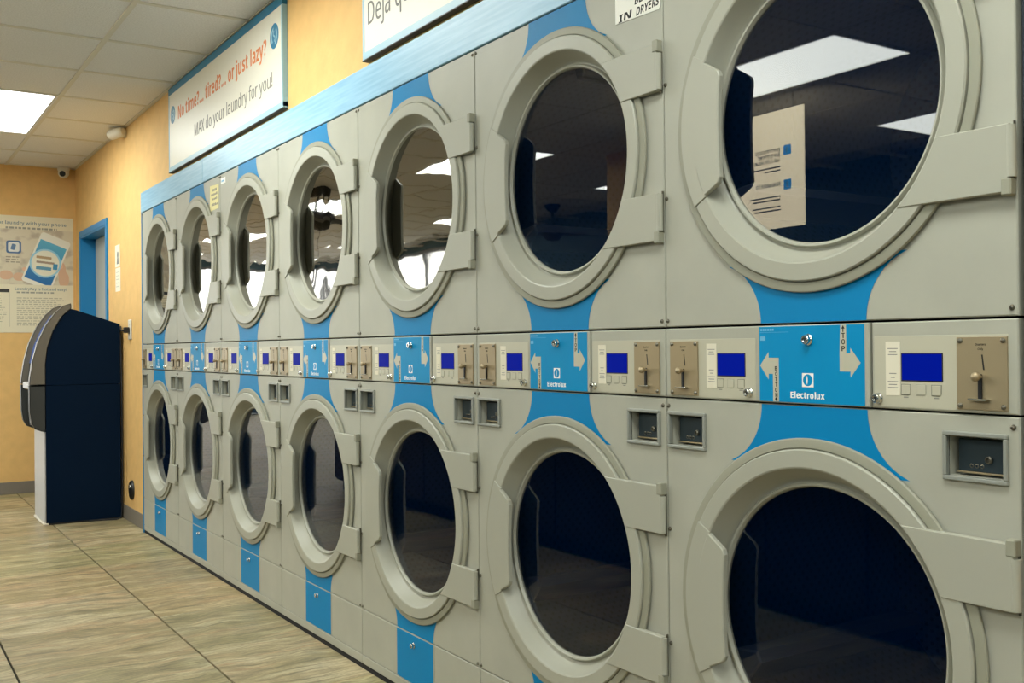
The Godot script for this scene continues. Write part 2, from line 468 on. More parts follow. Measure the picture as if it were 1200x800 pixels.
func make_door(parent: Node, cy: float) -> void:
	var c := V(0.395, cy)
	var g := Geo.new()
	g.lathe([V(0.322, 0.004), V(0.322, 0.0122), V(0.3196, 0.0148), V(0.2900, 0.0152), V(0.2870, 0.0136), V(0.2848, 0.0095), V(0.2770, -0.008), V(0.2690, -0.024), V(0.2655, -0.0285), V(0.2625, -0.0302), V(0.2600, -0.0302), V(0.2590, -0.0255), V(0.2560, -0.0215), V(0.2525, -0.022), V(0.2500, -0.026), V(0.2485, -0.034)], c.x, c.y, 128, 0, TAU, 28.0)
	var door := put(g, "door", M.door_enamel, parent)
	g = Geo.new()
	g.lathe([V(0.330, 0.0), V(0.330, 0.003), V(0.342, 0.003), V(0.342, 0.0065), V(0.3405, 0.0082), V(0.3375, 0.0088), V(0.3245, 0.0088), V(0.3235, 0.005), V(0.300, 0.005), V(0.289, 0.003), V(0.289, -0.02)], c.x, c.y, 128)
	put(g, "door_gasket", M.gasket, door)
	g = Geo.new()
	g.lathe([V(0.251, -0.035), V(0.251, -0.030), V(0.0, -0.030)], c.x, c.y, 64)
	put(g, "glass", M.door_glass, door)
	# hinge plates
	for s in [1.0, -1.0]:
		var poly := PackedVector2Array([V(0.391, 0.110), V(0.391, 0.212), V(0.203, 0.2135)])
		for q in arc(V(0, 0), 0.2895, rad_to_deg(V(0.195, 0.2135).angle()), rad_to_deg(V(0.2685, 0.1095).angle()), 8): poly.append(q)
		var flip := PackedVector2Array()
		for q in poly: flip.append(c + V(q.x, q.y * s))
		g = Geo.new()
		g.ext(flip, 0.004, 0.0170, 0.0014)
		var hp := put(g, "hinge_plate", M.door_enamel, door)
		g = Geo.new()
		g.tube([Vector3(c.x + 0.3915, cy + s * 0.112, 0.0105), Vector3(c.x + 0.3915, cy + s * 0.19, 0.0105)], 0.0074, 14)
		put(g, "hinge_barrel", M.door_enamel, hp)
		g = Geo.new()
		g.box(Vector3(c.x + 0.378, cy + s * 0.205 - 0.012, 0.001), Vector3(c.x + 0.3945, cy + s * 0.205 + 0.014, 0.0182), 0.002)
		put(g, "hinge_cap", M.gasket, hp)
		g = Geo.new()
		g.box(Vector3(c.x + 0.3915, cy + s * 0.15 - 0.045, 0.0), Vector3(c.x + 0.3935, cy + s * 0.15 + 0.045, 0.006), 0.0004)
		put(g, "hinge_leaf", M.screw_metal, hp)
	# grip on the left: a raised piece of the ring with a flap over the bowl
	g = Geo.new()
	var ring := arc(c, 0.3226, 151.5, 208.5, 14)
	var back := arc(c, 0.2855, 208.5, 151.5, 14)
	ring.append_array(back)
	g.ext(ring, 0.006, 0.0176, 0.0010)
	var grip := put(g, "handle", M.door_enamel, door)
	var flap := arc(c, 0.287, 152.0, 208.0, 12)
	for q in [V(-0.222, -0.119), V(-0.213, -0.113), V(-0.2085, -0.103), V(-0.2115, -0.06), V(-0.213, 0.0), V(-0.211, 0.06), V(-0.207, 0.098), V(-0.211, 0.108), V(-0.220, 0.114)]: flap.append(c + q)
	g = Geo.new()
	g.ext(flap, 0.0095, 0.0200, 0.0022, true)
	put(g, "grip_flap", M.door_enamel, grip)
	# perforated drum behind the glass
	g = Geo.new()
	g.lathe([V(0.289, -0.019), V(0.292, -0.055), V(0.292, -0.62)], c.x, c.y, 64)
	for i in g.n.size(): g.n[i] = -g.n[i]
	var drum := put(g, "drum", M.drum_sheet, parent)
	g = Geo.new()
	g.lathe([V(0.292, -0.62), V(0.0, -0.62)], c.x, c.y, 48)
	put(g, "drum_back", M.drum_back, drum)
	for k in 3:
		g = Geo.new()
		var t := deg_to_rad(90.0 + 120.0 * k)
		g.T = Transform3D(Basis(Vector3(0, 0, 1), t), Vector3(c.x, c.y, 0))
		g.ext(PackedVector2Array([V(0.291, -0.035), V(0.291, 0.035), V(0.235, 0.012), V(0.235, -0.012)]), -0.60, -0.07, 0.004)
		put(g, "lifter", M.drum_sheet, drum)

func coin_plate(parent: Node, x0: float) -> void:
	var y0 := 0.9966; var y1 := 1.1095
	var g := Geo.new()
	plate(g, x0, y0, x0 + 0.084, y1, 0.002, 0.0052)
	var o := put(g, "coin_plate", M.steel, parent)
	for sx in [0.0062, 0.0778]:
		for sy in [0.006, 0.107]:
			g = Geo.new()
			g.T = Transform3D(Basis(), Vector3(x0 + sx, y0 + sy, 0.0052))
			g.lathe([V(0.0042, 0), V(0.0042, 0.0012), V(0.0028, 0.003), V(0, 0.0036)], 0, 0, 12)
			put(g, "screw", M.screw_metal, o)
	g = Geo.new()
	g.ext(PackedVector2Array([V(x0 + 0.0425, 1.082), V(x0 + 0.0445, 1.082), V(x0 + 0.0475, 1.0585), V(x0 + 0.0452, 1.0585)]), 0.005, 0.0056)
	put(g, "coin_slot", M.black, o)
	g = Geo.new()
	plate(g, x0 + 0.0375, 1.014, x0 + 0.0435, 1.052, 0.005, 0.0085)
	put(g, "return_slot", M.black, o)
	g = Geo.new()
	g.T = Transform3D(Basis(), Vector3(x0 + 0.040, 1.048, 0.006))
	g.lathe([V(0.0042, 0.0), V(0.0042, 0.006), V(0.0066, 0.009), V(0.0072, 0.013), V(0.0055, 0.0165), V(0, 0.0176)], 0, 0, 18, 0, TAU, 60)
	put(g, "return_knob", M.steel, o)
	g = Geo.new()
	g.box(Vector3(x0 + 0.024, 1.0115, 0.005), Vector3(x0 + 0.056, 1.0145, 0.016), 0.0012)
	put(g, "coin_tray", M.chrome, o)
	words(o, "Quarters", Vector3(x0 + 0.041, 1.0975, 0.0053), 0.018, 0.0042, M.ink_black)
	words(o, "Only", Vector3(x0 + 0.041, 1.0905, 0.0053), 0.009, 0.0044, M.ink_black)

func control_side(parent: Node, x0: float, x1: float, inset0: float, inset1: float, disp: float, st: float, coin: float, lk: float, called: String) -> void:
	var y0 := 0.9915; var y1 := 1.1365
	var g := Geo.new()
	sheet(g, x0 + 0.002, y0 + 0.002, x1 - 0.002, y1 - 0.002, 0.0015)
	folded(g, x0, y0, x1, y1, 0.0015, 0.03)
	var o := put(g, called, M.dryer_paint, parent)
	g = Geo.new()
	plate(g, inset0, 0.9945, inset1, 1.1132, 0.001, 0.0022, 0.0003)
	put(g, "keypad_sheet", M.arrow_grey, o)
	g = Geo.new()
	plate(g, disp - 0.002, 1.038, disp + 0.0755, 1.085, 0.002, 0.0028, 0.0003)
	put(g, "display_bezel", M.black, o)
	g = Geo.new()
	plate(g, disp, 1.040, disp + 0.0735, 1.083, 0.0026, 0.0031, 0.0001)
	put(g, "display", M.lcd, o)
	for k in 3:
		var bx := disp + 0.0068 + 0.0282 * k
		g = Geo.new()
		var poly := PackedVector2Array([V(bx - 0.0092, 1.0335), V(bx - 0.0092, 1.0150)])
		poly.append_array(arc(V(bx + 0.0035, 1.0205), 0.0062, -90, 0, 4))
		poly.append(V(bx + 0.0097, 1.0335))
		g.ext(poly, 0.002, 0.0026, 0.0002)
		put(g, "button_rim", M.button_line if k != 1 else M.button_grey, o)
		g = Geo.new()
		plate(g, bx - 0.0078, 1.0162, bx + 0.0082, 1.0322, 0.0024, 0.0034, 0.0006)
		put(g, "button", M.arrow_grey, o)
		if k != 1:
			var cap := Geo.new()
			plate(cap, bx - 0.0045, 1.0108, bx + 0.0045, 1.0126, 0.002, 0.0024, 0.0)
			put(cap, "button_caption", M.ink_grey, o)
	if st > 0.0:
		g = Geo.new()
		plate(g, st, 1.0135, st + 0.028, 1.1035, 0.002, 0.0030, 0.0002)
		var s := put(g, "sticker", M.sticker, o)
		for r in [[1.092, 0.020], [1.087, 0.014], [1.082, 0.018], [1.0505, 0.014], [1.044, 0.008], [1.037, 0.020], [1.032, 0.016], [1.027, 0.019]]:
			var h := Geo.new()
			plate(h, st + 0.014 - r[1] / 2, r[0] - 0.0007, st + 0.014 + r[1] / 2, r[0] + 0.0007, 0.003, 0.0031, 0.0)
			put(h, "print_line", M.ink_grey, s)
	coin_plate(o, coin)
	lock(o, Vector3(lk, 1.008, 0.0022))

func coin_box(parent: Node, x0: float, x1: float) -> void:
	var y0 := 0.8851; var y1 := 0.9604
	var g := Geo.new()
	var t := 0.006
	for r in [[x0 - 0.001, y0 - 0.001, x1 + 0.001, y0 + t], [x0 - 0.001, y1 - t, x1 + 0.001, y1 + 0.001], [x0 - 0.001, y0 + t, x0 + t, y1 - t], [x1 - t, y0 + t, x1 + 0.001, y1 - t]]:
		g.box(Vector3(r[0], r[1], -0.004), Vector3(r[2], r[3], 0.0065), 0.0014)
	var o := put(g, "coin_box", M.coin_frame, parent)
	g = Geo.new()
	var a := Vector3(x0 + t, y0 + t, -0.034); var b := Vector3(x1 - t, y1 - t, -0.004)
	g.quad(Vector3(a.x, a.y, a.z), Vector3(a.x, b.y, a.z), Vector3(a.x, b.y, b.z), Vector3(a.x, a.y, b.z), Vector3(1, 0, 0))
	g.quad(Vector3(b.x, a.y, a.z), Vector3(b.x, b.y, a.z), Vector3(b.x, b.y, b.z), Vector3(b.x, a.y, b.z), Vector3(-1, 0, 0))
	g.quad(Vector3(a.x, a.y, a.z), Vector3(b.x, a.y, a.z), Vector3(b.x, a.y, b.z), Vector3(a.x, a.y, b.z), Vector3(0, 1, 0))
	g.quad(Vector3(a.x, b.y, a.z), Vector3(b.x, b.y, a.z), Vector3(b.x, b.y, b.z), Vector3(a.x, b.y, b.z), Vector3(0, -1, 0))
	g.quad(Vector3(a.x, a.y, a.z), Vector3(b.x, a.y, a.z), Vector3(b.x, b.y, a.z), Vector3(a.x, b.y, a.z), Vector3(0, 0, 1))
	put(g, "recess", M.dryer_paint, o)
	g = Geo.new()
	g.box(Vector3(a.x + 0.006, a.y + 0.006, -0.033), Vector3(b.x - 0.002, b.y - 0.005, -0.017), 0.002)
	var d := put(g, "drawer", M.coin_drawer, o)
	var cx := (x0 + x1) / 2 + 0.012
	g = Geo.new()
	g.T = Transform3D(Basis(), Vector3(cx, 0.918, -0.0175))
	g.lathe([V(0.006, 0), V(0.006, 0.004), V(0.004, 0.0055), V(0.003, 0.003), V(0, 0.003)], 0, 0, 16)
	put(g, "lock", M.screw_metal, d)
	for k in 3:
		g = Geo.new()
		g.T = Transform3D(Basis(), Vector3(cx - 0.030 + 0.009 * k, 0.907, -0.0175))
		g.lathe([V(0.0034, 0), V(0.0034, 0.0012), V(0.0022, 0.0016), V(0.0022, 0.0004), V(0, 0.0004)], 0, 0, 12)
		put(g, "embossed_ring", M.screw_metal, d)
	g = Geo.new()
	g.box(Vector3(a.x + 0.006, a.y + 0.004, -0.018), Vector3(b.x - 0.002, a.y + 0.007, -0.014), 0.0008)
	put(g, "drawer_lip", M.steel, d)

func screw_at(parent: Node, x: float, y: float, z := 0.0) -> void:
	var g := Geo.new()
	g.T = Transform3D(Basis(), Vector3(x, y, z))
	g.lathe([V(0.0046, 0), V(0.0046, 0.001), V(0.0034, 0.0032), V(0.0016, 0.0038), V(0.0012, 0.0022), V(0, 0.0022)], 0, 0, 12)
	put(g, "screw", M.screw_metal, parent)

func make_dryer() -> Node3D:
	var root := thing("stack_dryer", Vector3.ZERO, "", "dryer", "stacked tumble dryers in the row")
	var xa := 0.0013; var xb := W - 0.0013
	# cabinet shell
	var g := Geo.new()
	g.box(Vector3(xa, 0.02, -0.86), Vector3(xa + 0.004, 1.925, -0.021))
	g.box(Vector3(xb - 0.004, 0.02, -0.86), Vector3(xb, 1.925, -0.021))
	g.box(Vector3(xa, 1.921, -0.86), Vector3(xb, 1.925, -0.021))
	g.box(Vector3(xa, 0.02, -0.86), Vector3(xb, 0.024, -0.021))
	g.box(Vector3(xa, 0.02, -0.864), Vector3(xb, 1.925, -0.86))
	g.box(Vector3(0.03, 0.0, -0.8), Vector3(W - 0.03, 0.0205, -0.05))
	put(g, "cabinet", M.recess_black, root)
	# upper sheet
	var cu := V(0.395, 1.537); var cl := V(0.395, 0.588)
	g = Geo.new()
	holed(g, xa + 0.002, 1.1405 + 0.002, xb - 0.002, 1.9325 - 0.002, cu, 0.2905, 0.0)
	folded(g, xa, 1.1405, xb, 1.9325, 0.0, 0.021)
	var up := put(g, "upper_panel", M.dryer_paint, root)
	g = Geo.new()
	flare(g, 1.1412, 1.0, 1.537 - 1.1412)
	put(g, "blue_band", M.blue_print, up)
	g = Geo.new()
	flare(g, 1.9318, -1.0, 1.9318 - 1.537)
	put(g, "blue_band", M.blue_print, up)
	for s in [[0.0072, 1.153], [0.7785, 1.153], [0.0072, 1.658], [0.0072, 1.414], [0.0072, 1.921], [0.7785, 1.921]]: screw_at(up, s[0], s[1])
	# lower sheet, with openings for the coin boxes
	g = Geo.new()
	var lx := 0.0084; var lx2 := 0.1202; var rx := 0.6630; var rx2 := 0.7703
	holed(g, xa + 0.002, 0.2075 + 0.002, xb - 0.002, 0.8851, cl, 0.2905, 0.0)
	sheet(g, xa + 0.002, 0.8851, lx, 0.9604, 0.0)
	sheet(g, lx2, 0.8851, rx, 0.9604, 0.0)
	sheet(g, rx2, 0.8851, xb - 0.002, 0.9604, 0.0)
	sheet(g, xa + 0.002, 0.9604, xb - 0.002, 0.988 - 0.002, 0.0)
	folded(g, xa, 0.2075, xb, 0.988, 0.0, 0.021)
	var low := put(g, "lower_panel", M.dryer_paint, root)
	g = Geo.new()
	flare(g, 0.9873, -1.0, 0.9873 - 0.588)
	put(g, "blue_band", M.blue_print, low)
	g = Geo.new()
	flare(g, 0.2082, 1.0, 0.588 - 0.2082)
	put(g, "blue_band", M.blue_print, low)
	for s in [[0.0072, 0.9725], [0.7785, 0.9725], [0.0072, 0.71], [0.0072, 0.466], [0.0072, 0.2165], [0.7785, 0.2165]]: screw_at(low, s[0], s[1])
	coin_box(root, lx, lx2)
	coin_box(root, rx, rx2)
	make_door(root, cu.y)
	make_door(root, cl.y)
	# control strip
	control_side(root, xa, 0.2695, 0.0150, 0.2600, 0.1582, 0.1260, 0.0180, 0.2440, "control_panel")
	control_side(root, 0.5275, xb, 0.5329, 0.7730, 0.5878, 0.5560, 0.6888, 0.5405, "control_panel")
	g = Geo.new()
	sheet(g, 0.2712, 0.9935, 0.5216, 1.1345, 0.0035)
	folded(g, 0.2712 - 0.002, 0.9915, 0.5216 + 0.002, 1.1365, 0.0035, 0.03)
	var mid := put(g, "service_door", M.dryer_paint, root)
	g = Geo.new()
	plate(g, 0.2722, 0.9935, 0.5145, 1.1345, 0.003, 0.0042, 0.0002)
	var bp := put(g, "blue_plate", M.blue_plate, mid)
	var z := 0.0043
	g = Geo.new()
	g.ext(PackedVector2Array([V(0.2739, 1.061), V(0.2955, 1.0346), V(0.2955, 1.0454), V(0.3061, 1.0454), V(0.3061, 0.9940), V(0.3207, 0.9940), V(0.3207, 1.0758), V(0.2955, 1.0758), V(0.2955, 1.0864)]), 0.004, z)
	put(g, "arrow", M.arrow_grey, bp)
	g = Geo.new()
	g.ext(PackedVector2Array([V(0.5062, 1.0677), V(0.485, 1.0937), V(0.485, 1.0839), V(0.4762, 1.0839), V(0.4762, 1.1343), V(0.4637, 1.1343), V(0.4618, 1.0839), V(0.4618, 1.0523), V(0.485, 1.0523), V(0.485, 1.042)]), 0.004, z)
	put(g, "arrow", M.arrow_grey, bp)
	var ys := [1.056, 1.0455, 1.0355, 1.0255, 1.0155, 1.0060]
	for k in 6:
		words(bp, "BOTTOM"[k], Vector3(0.3138 + 0.0006 * (k % 2), ys[k], z), 0.0056, 0.0078, M.ink_black, true)
	for k in 3: words(bp, "TOP"[k], Vector3(0.4698, [1.1155, 1.1045, 1.0925][k], z), 0.0072, 0.0092, M.ink_black, true)
	g = Geo.new()
	g.ext(PackedVector2Array([V(0.4688, 1.1215), V(0.4706, 1.1215), V(0.4706, 1.1275), V(0.4732, 1.1275), V(0.4697, 1.1335), V(0.4662, 1.1275), V(0.4688, 1.1275)]), 0.004, z + 0.0003)
	put(g, "drawn_arrow", M.ink_black, bp)
	g = Geo.new()
	g.ext(PackedVector2Array([V(0.3130, 1.0015), V(0.3148, 1.0015), V(0.3148, 0.9985), V(0.3170, 0.9985), V(0.3139, 0.9942), V(0.3108, 0.9985), V(0.3130, 0.9985)]), 0.004, z + 0.0003)
	put(g, "drawn_arrow", M.ink_black, bp)
	# emblem: white square, blue disc, white curved triangle
	g = Geo.new()
	plate(g, 0.3765, 1.0225, 0.4030, 1.0480, 0.004, z, 0.0)
	var em := put(g, "emblem", M.white_print, bp)
	g = Geo.new()
	g.ext(arc(V(0.3897, 1.0353), 0.0108, 0, 350, 35), 0.004, z + 0.0002)
	put(g, "emblem_disc", M.blue_plate, em)
	g = Geo.new()
	var tri := PackedVector2Array()
	tri.append_array(arc(V(0.4062, 1.0353), 0.0196, 154.5, 205.5, 10))
	tri.append_array(arc(V(0.3672, 1.0353), 0.0228, -21.5, 21.5, 10))
	g.ext(tri, 0.004, z + 0.0004)
	put(g, "emblem_leaf", M.white_print, em)
	words(bp, "Electrolux", Vector3(0.3885, 1.0078, z), 0.079, 0.0128, M.white_print, true)
	g = Geo.new()
	plate(g, 0.2745, 1.1235, 0.3450, 1.1240, 0.004, z, 0.0)
	plate(g, 0.2750, 1.1085, 0.2880, 1.1165, 0.004, z, 0.0)
	for k in 6: plate(g, 0.2755 + 0.0058 * k, 1.1268, 0.2800 + 0.0058 * k, 1.1305, 0.004, z, 0.0)
	put(g, "fine_line", M.pale_blue_print, bp)
	lock(mid, Vector3(0.3919, 1.1092, 0.0042), 0.0085)
	# lint drawer and kick strip
	g = Geo.new()
	sheet(g, xa + 0.002, 0.0515, 0.5190, 0.2035, 0.0)
	folded(g, xa, 0.0495, 0.5210, 0.2055, 0.0, 0.02)
	var lint := put(g, "lint_panel", M.dryer_paint, root)
	g = Geo.new()
	plate(g, 0.2700, 0.0520, 0.5150, 0.2030, -0.001, 0.0007, 0.0)
	put(g, "blue_band", M.blue_print, lint)
	lock(lint, Vector3(0.388, 0.1720, 0.0006), 0.0075)
	g = Geo.new()
	sheet(g, 0.5250, 0.0515, xb - 0.002, 0.2035, 0.0)
	folded(g, 0.5230, 0.0495, xb, 0.2055, 0.0, 0.02)
	put(g, "side_panel", M.dryer_paint, root)
	g = Geo.new()
	sheet(g, xa + 0.002, 0.0200, xb - 0.002, 0.0460, 0.0)
	folded(g, xa, 0.0180, xb, 0.0480, 0.0, 0.03)
	put(g, "kick_strip", M.dryer_paint, root)
	g = Geo.new()
	g.box(Vector3(xa, 0.0, -0.03), Vector3(xb, 0.0178, -0.003))
	put(g, "toe_strip", M.recess_black, root)
	return root

func build_dryers() -> void:
	var labels := [
		"grey stacked tumble dryer with two round doors, seventh from the blue doorway",
		"grey stacked tumble dryer with a handwritten paper sign on its upper panel",
		"grey stacked tumble dryer, fifth in the row counted from the blue doorway",
		"grey stacked tumble dryer, fourth in the row counted from the blue doorway",
		"grey stacked tumble dryer, third from the blue doorway, beside the dryer with yellow note",
		"grey stacked tumble dryer with a yellow note on its upper panel",
		"grey stacked tumble dryer at the end of the row beside the dark kiosk",
	]
	var first := make_dryer()
	first.position = Vector3(-W, 0, 0)
	first.set_meta("label", labels[0])
	for k in range(1, 7):
		var d := copy_of(first, "stack_dryer", Vector3(-W * (k + 1), 0, 0), labels[k])
		if k >= 2:
			var gl := d.get_node("door/glass") as MeshInstance3D
			gl.material_override = M.film_glass
	# things stuck on the dryers
	var g := Geo.new()
	g.T = Transform3D(Basis(), Vector3(-1.58 + 0.71, 1.872, 0.0012))
	g.ext(PackedVector2Array([V(-0.080, -0.040), V(0.068, -0.046), V(0.074, -0.040), V(0.074, 0.052), V(-0.080, 0.054)]), -0.0004, 0.0)
	var sgn := put(g, "handwritten_sign", M.white_paper)
	tag(sgn, "white paper sign handwritten in black marker stuck on a dryer's upper panel", "paper sign")
	var hb := Basis(Vector3(1, 0, 0), Vector3(0.22, 1, 0), Vector3(0, 0, 1)) * Basis(Vector3(0, 0, 1), 0.05)
	words(sgn, "IN", Vector3(-0.915, 1.8415, 0.0013), 0.044, 0.017, M.ink_black, true, hb)
	words(sgn, "DRYERS", Vector3(-0.838, 1.843, 0.0013), 0.074, 0.018, M.ink_black, true, hb)
	words(sgn, "BEA", Vector3(-0.86, 1.868, 0.0013), 0.040, 0.018, M.ink_black, true, hb)
	g = Geo.new()
	g.T = Transform3D(Basis(), Vector3(-W * 6 + 0.695, 1.838, 0.0012))
	g.ext(PackedVector2Array([V(-0.073, -0.062), V(0.068, -0.060), V(0.073, 0.054), V(-0.070, 0.062)]), -0.0004, 0.0)
	var note := put(g, "yellow_note", M.yellow_paper)
	tag(note, "small yellow paper note with dark writing stuck on a dryer's upper panel", "note")
	var i := 0
	for r in [[0.036, 0.05], [0.016, 0.10], [-0.006, 0.07], [-0.034, 0.09]]:
		g = Geo.new()
		var rng := RandomNumberGenerator.new(); rng.seed = 40 + i; i += 1
		var x: float = -W * 6 + 0.695 - r[1] / 2
		while x < -W * 6 + 0.695 + r[1] / 2:
			var wv := rng.randf_range(0.008, 0.016)
			g.box(Vector3(x, 1.838 + r[0] - 0.006, 0.0011), Vector3(x + wv, 1.838 + r[0] + rng.randf_range(0.002, 0.007), 0.0014))
			x += wv + 0.005
		put(g, "writing", M.ink_grey, note)
	g = Geo.new()
	plate(g, -W * 5 + 0.012, 1.885, -W * 5 + 0.082, 1.912, 0.0, 0.001, 0.0)
	var ws := put(g, "price_sticker", M.white_print)
	tag(ws, "small white sticker at a dryer's top corner beside the yellow note", "sticker")
	g = Geo.new()
	plate(g, -W * 5 + 0.020, 1.894, -W * 5 + 0.060, 1.902, 0.0, 0.0012, 0.0)
	put(g, "print_line", M.pale_blue_print, ws)

# ---------------------------------------------------------------- room
const CELL := 0.6165
const BAR_Z := 0.475
const BAR_X := -3.535
const ORD := ["first", "second", "third", "fourth", "fifth", "sixth", "seventh", "eighth", "ninth", "tenth", "eleventh"]
func lamp_cell(ix: int, iz: int) -> int:   # 0 none, 1 first half of a lamp
	var rowed := iz == 0 or iz == 3 or iz == 6
	if not rowed: return 0
	var k := posmod(ix, 5)
	return 1 if k == 3 else (2 if k == 4 else 0)
func build_ceiling() -> void:
	var root := structure("ceiling")
	var x_lo := -16.4; var x_hi := 4.0; var z_lo := -0.9; var z_hi := 5.4
	var g := Geo.new()
	g.box(Vector3(x_lo, CEIL + 0.06, z_lo), Vector3(x_hi, CEIL + 0.2, z_hi))
	put(g, "roof_slab", M.concrete, root)
	# grid of bars
	g = Geo.new()
	var h := 0.012
	var ix0 := -11; var ix1 := 21     # cells towards -x from BAR_X
	for i in range(ix0, ix1 + 1):
		var x := BAR_X - CELL * i
		if x < x_lo or x > x_hi: continue
		g.box(Vector3(x - h, CEIL - 0.003, ZW), Vector3(x + h, CEIL + 0.02, BAR_Z - h), 0.001)
		for j in range(0, 8):
			if lamp_cell(i - 1, j) == 1: continue
			g.box(Vector3(x - h, CEIL - 0.003, BAR_Z + CELL * j + h), Vector3(x + h, CEIL + 0.02, BAR_Z + CELL * (j + 1) - h), 0.001)
	for j in range(0, 9):
		var z := BAR_Z + CELL * j
		if z > z_hi: continue
		g.box(Vector3(x_lo, CEIL - 0.0035, z - h), Vector3(x_hi, CEIL + 0.0195, z + h), 0.001)
	g.box(Vector3(x_lo, CEIL - 0.003, ZW), Vector3(x_hi, CEIL + 0.02, ZW + 0.02))
	put(g, "ceiling_grid", M.ceiling_bar, root)
	var tile := Geo.new()
	tile.box(Vector3(-CELL / 2 + 0.008, 0.002, -CELL / 2 + 0.008), Vector3(CELL / 2 - 0.008, 0.018, CELL / 2 - 0.008), 0.003)
	var tm := tile.mesh()
	var edge := Geo.new()
	edge.box(Vector3(-CELL / 2 + 0.008, 0.002, ZW - BAR_Z + 0.02), Vector3(CELL / 2 - 0.008, 0.018, -0.008), 0.003)
	var em := edge.mesh()
	var rest := Geo.new()
	for i in range(ix0, ix1):
		var xc := BAR_X - CELL * (i + 0.5)
		if xc - CELL / 2 < x_lo or xc + CELL / 2 > x_hi: continue
		for j in range(-1, 9):
			var zc := BAR_Z + CELL * (j + 0.5)
			if j >= 0 and lamp_cell(i, j): continue
			if j >= 0 and zc + CELL / 2 > z_hi: continue
			if xc > XE - 0.4 and xc < -1.5 and j < 5:
				if j == -1: shared(em, "ceiling_tile", M.ceiling_tile, root, Vector3(xc, CEIL, BAR_Z))
				else: shared(tm, "ceiling_tile", M.ceiling_tile, root, Vector3(xc, CEIL, zc))
			elif j == -1:
				rest.box(Vector3(xc - CELL / 2 + 0.008, CEIL + 0.002, ZW + 0.01), Vector3(xc + CELL / 2 - 0.008, CEIL + 0.018, BAR_Z - 0.008))
			else:
				rest.box(Vector3(xc - CELL / 2 + 0.008, CEIL + 0.002, zc - CELL / 2 + 0.008), Vector3(xc + CELL / 2 - 0.008, CEIL + 0.018, zc + CELL / 2 - 0.008))
	var far := put(rest, "far_ceiling_tiles", M.ceiling_tile, root)
	far.set_meta("kind", "stuff")
	# lamps set into the grid
	var fr := Geo.new()
	var hx := CELL - 0.006; var hz := CELL / 2 - 0.006
	for r in [[-hx, -hz, hx, -hz + 0.018], [-hx, hz - 0.018, hx, hz], [-hx, -hz + 0.018, -hx + 0.018, hz - 0.018], [hx - 0.018, -hz + 0.018, hx, hz - 0.018]]:
		fr.box(Vector3(r[0], 0.0, r[1]), Vector3(r[2], 0.012, r[3]), 0.001)
	var fm := fr.mesh()
	var df := Geo.new()
	df.box(Vector3(-hx + 0.017, 0.004, -hz + 0.017), Vector3(hx - 0.017, 0.010, hz - 0.017))
	var dm := df.mesh()
	for i in range(-12, 21):
		if lamp_cell(i, 0) != 1: continue
		var xc := BAR_X - CELL * (i + 1)
		if xc - CELL < x_lo or xc + CELL > x_hi: continue
		for j in [0, 3, 6]:
			var zc: float = BAR_Z + CELL * (j + 0.5)
			if j == 0 and xc < XE: continue
			var place: String = ["over the dryer aisle", "in the middle row", "by the slate wall"][j / 3]
			var nth: int = int(round((xc + 15.0) / (CELL * 5.0)))
			if j == 0: nth -= 2
			var t := thing("ceiling_light", Vector3(xc, CEIL, zc), "ceiling light panel %s, %s from the %s" % [place, ORD[clampi(nth, 0, 10)], "orange end wall" if j == 0 else "far shop window"], "ceiling light", "ceiling light panels")
			shared(fm, "lamp_frame", M.lamp_frame, t)
			shared(dm, "diffuser", M.panel_glow, t)
			var l := AreaLight3D.new()
			l.name = "glow"
			l.area_size = Vector2(hx * 2 - 0.04, hz * 2 - 0.04)
			l.light_energy = LAMP_ENERGY
			l.light_color = LAMP_COLOR
			l.shadow_enabled = true
			l.set("area_range", 30.0)
			l.rotation_degrees = Vector3(-90, 0, 0)
			l.position = Vector3(0, -0.004, 0)
			t.add_child(l)

func build_floor() -> void:
	var root := structure("floor")
	var g := Geo.new()
	g.box(Vector3(-16.4, -0.12, -1.0), Vector3(4.0, -0.007, 5.4))
	put(g, "subfloor", M.grout, root)
	var S := 0.593
	var t := Geo.new()
	t.box(Vector3(-S / 2 + 0.0006, -0.012, -S / 2 + 0.0036), Vector3(S / 2 - 0.0006, 0.0, S / 2 - 0.0036), 0.0004)
	var tm := t.mesh()
	var rest := Geo.new()
	for i in range(-14, 25):
		for j in range(-3, 9):
			var xc := -3.48 - S * (i + 0.5)
			var zc := 0.415 + S * (j + 0.5)
			if xc - S / 2 < -16.5 or xc + S / 2 > 4.1: continue
			if xc < XE - 0.2 and zc < 0.5: continue
			if xc > -9.0 and xc < -0.9 and j < 3 and j >= -1:
				var m: Material = M["stone%d" % posmod(i * 7 + j * 3 + i * j, 5)]
				shared(tm, "floor_tile", m, root, Vector3(xc, 0, zc))
			else:
				rest.box(Vector3(xc - S / 2 + 0.0008, -0.012, zc - S / 2 + 0.0016), Vector3(xc + S / 2 - 0.0008, 0.0, zc + S / 2 - 0.0016))
	var far := put(rest, "far_floor_tiles", M.stone0, root)
	far.set_meta("kind", "stuff")

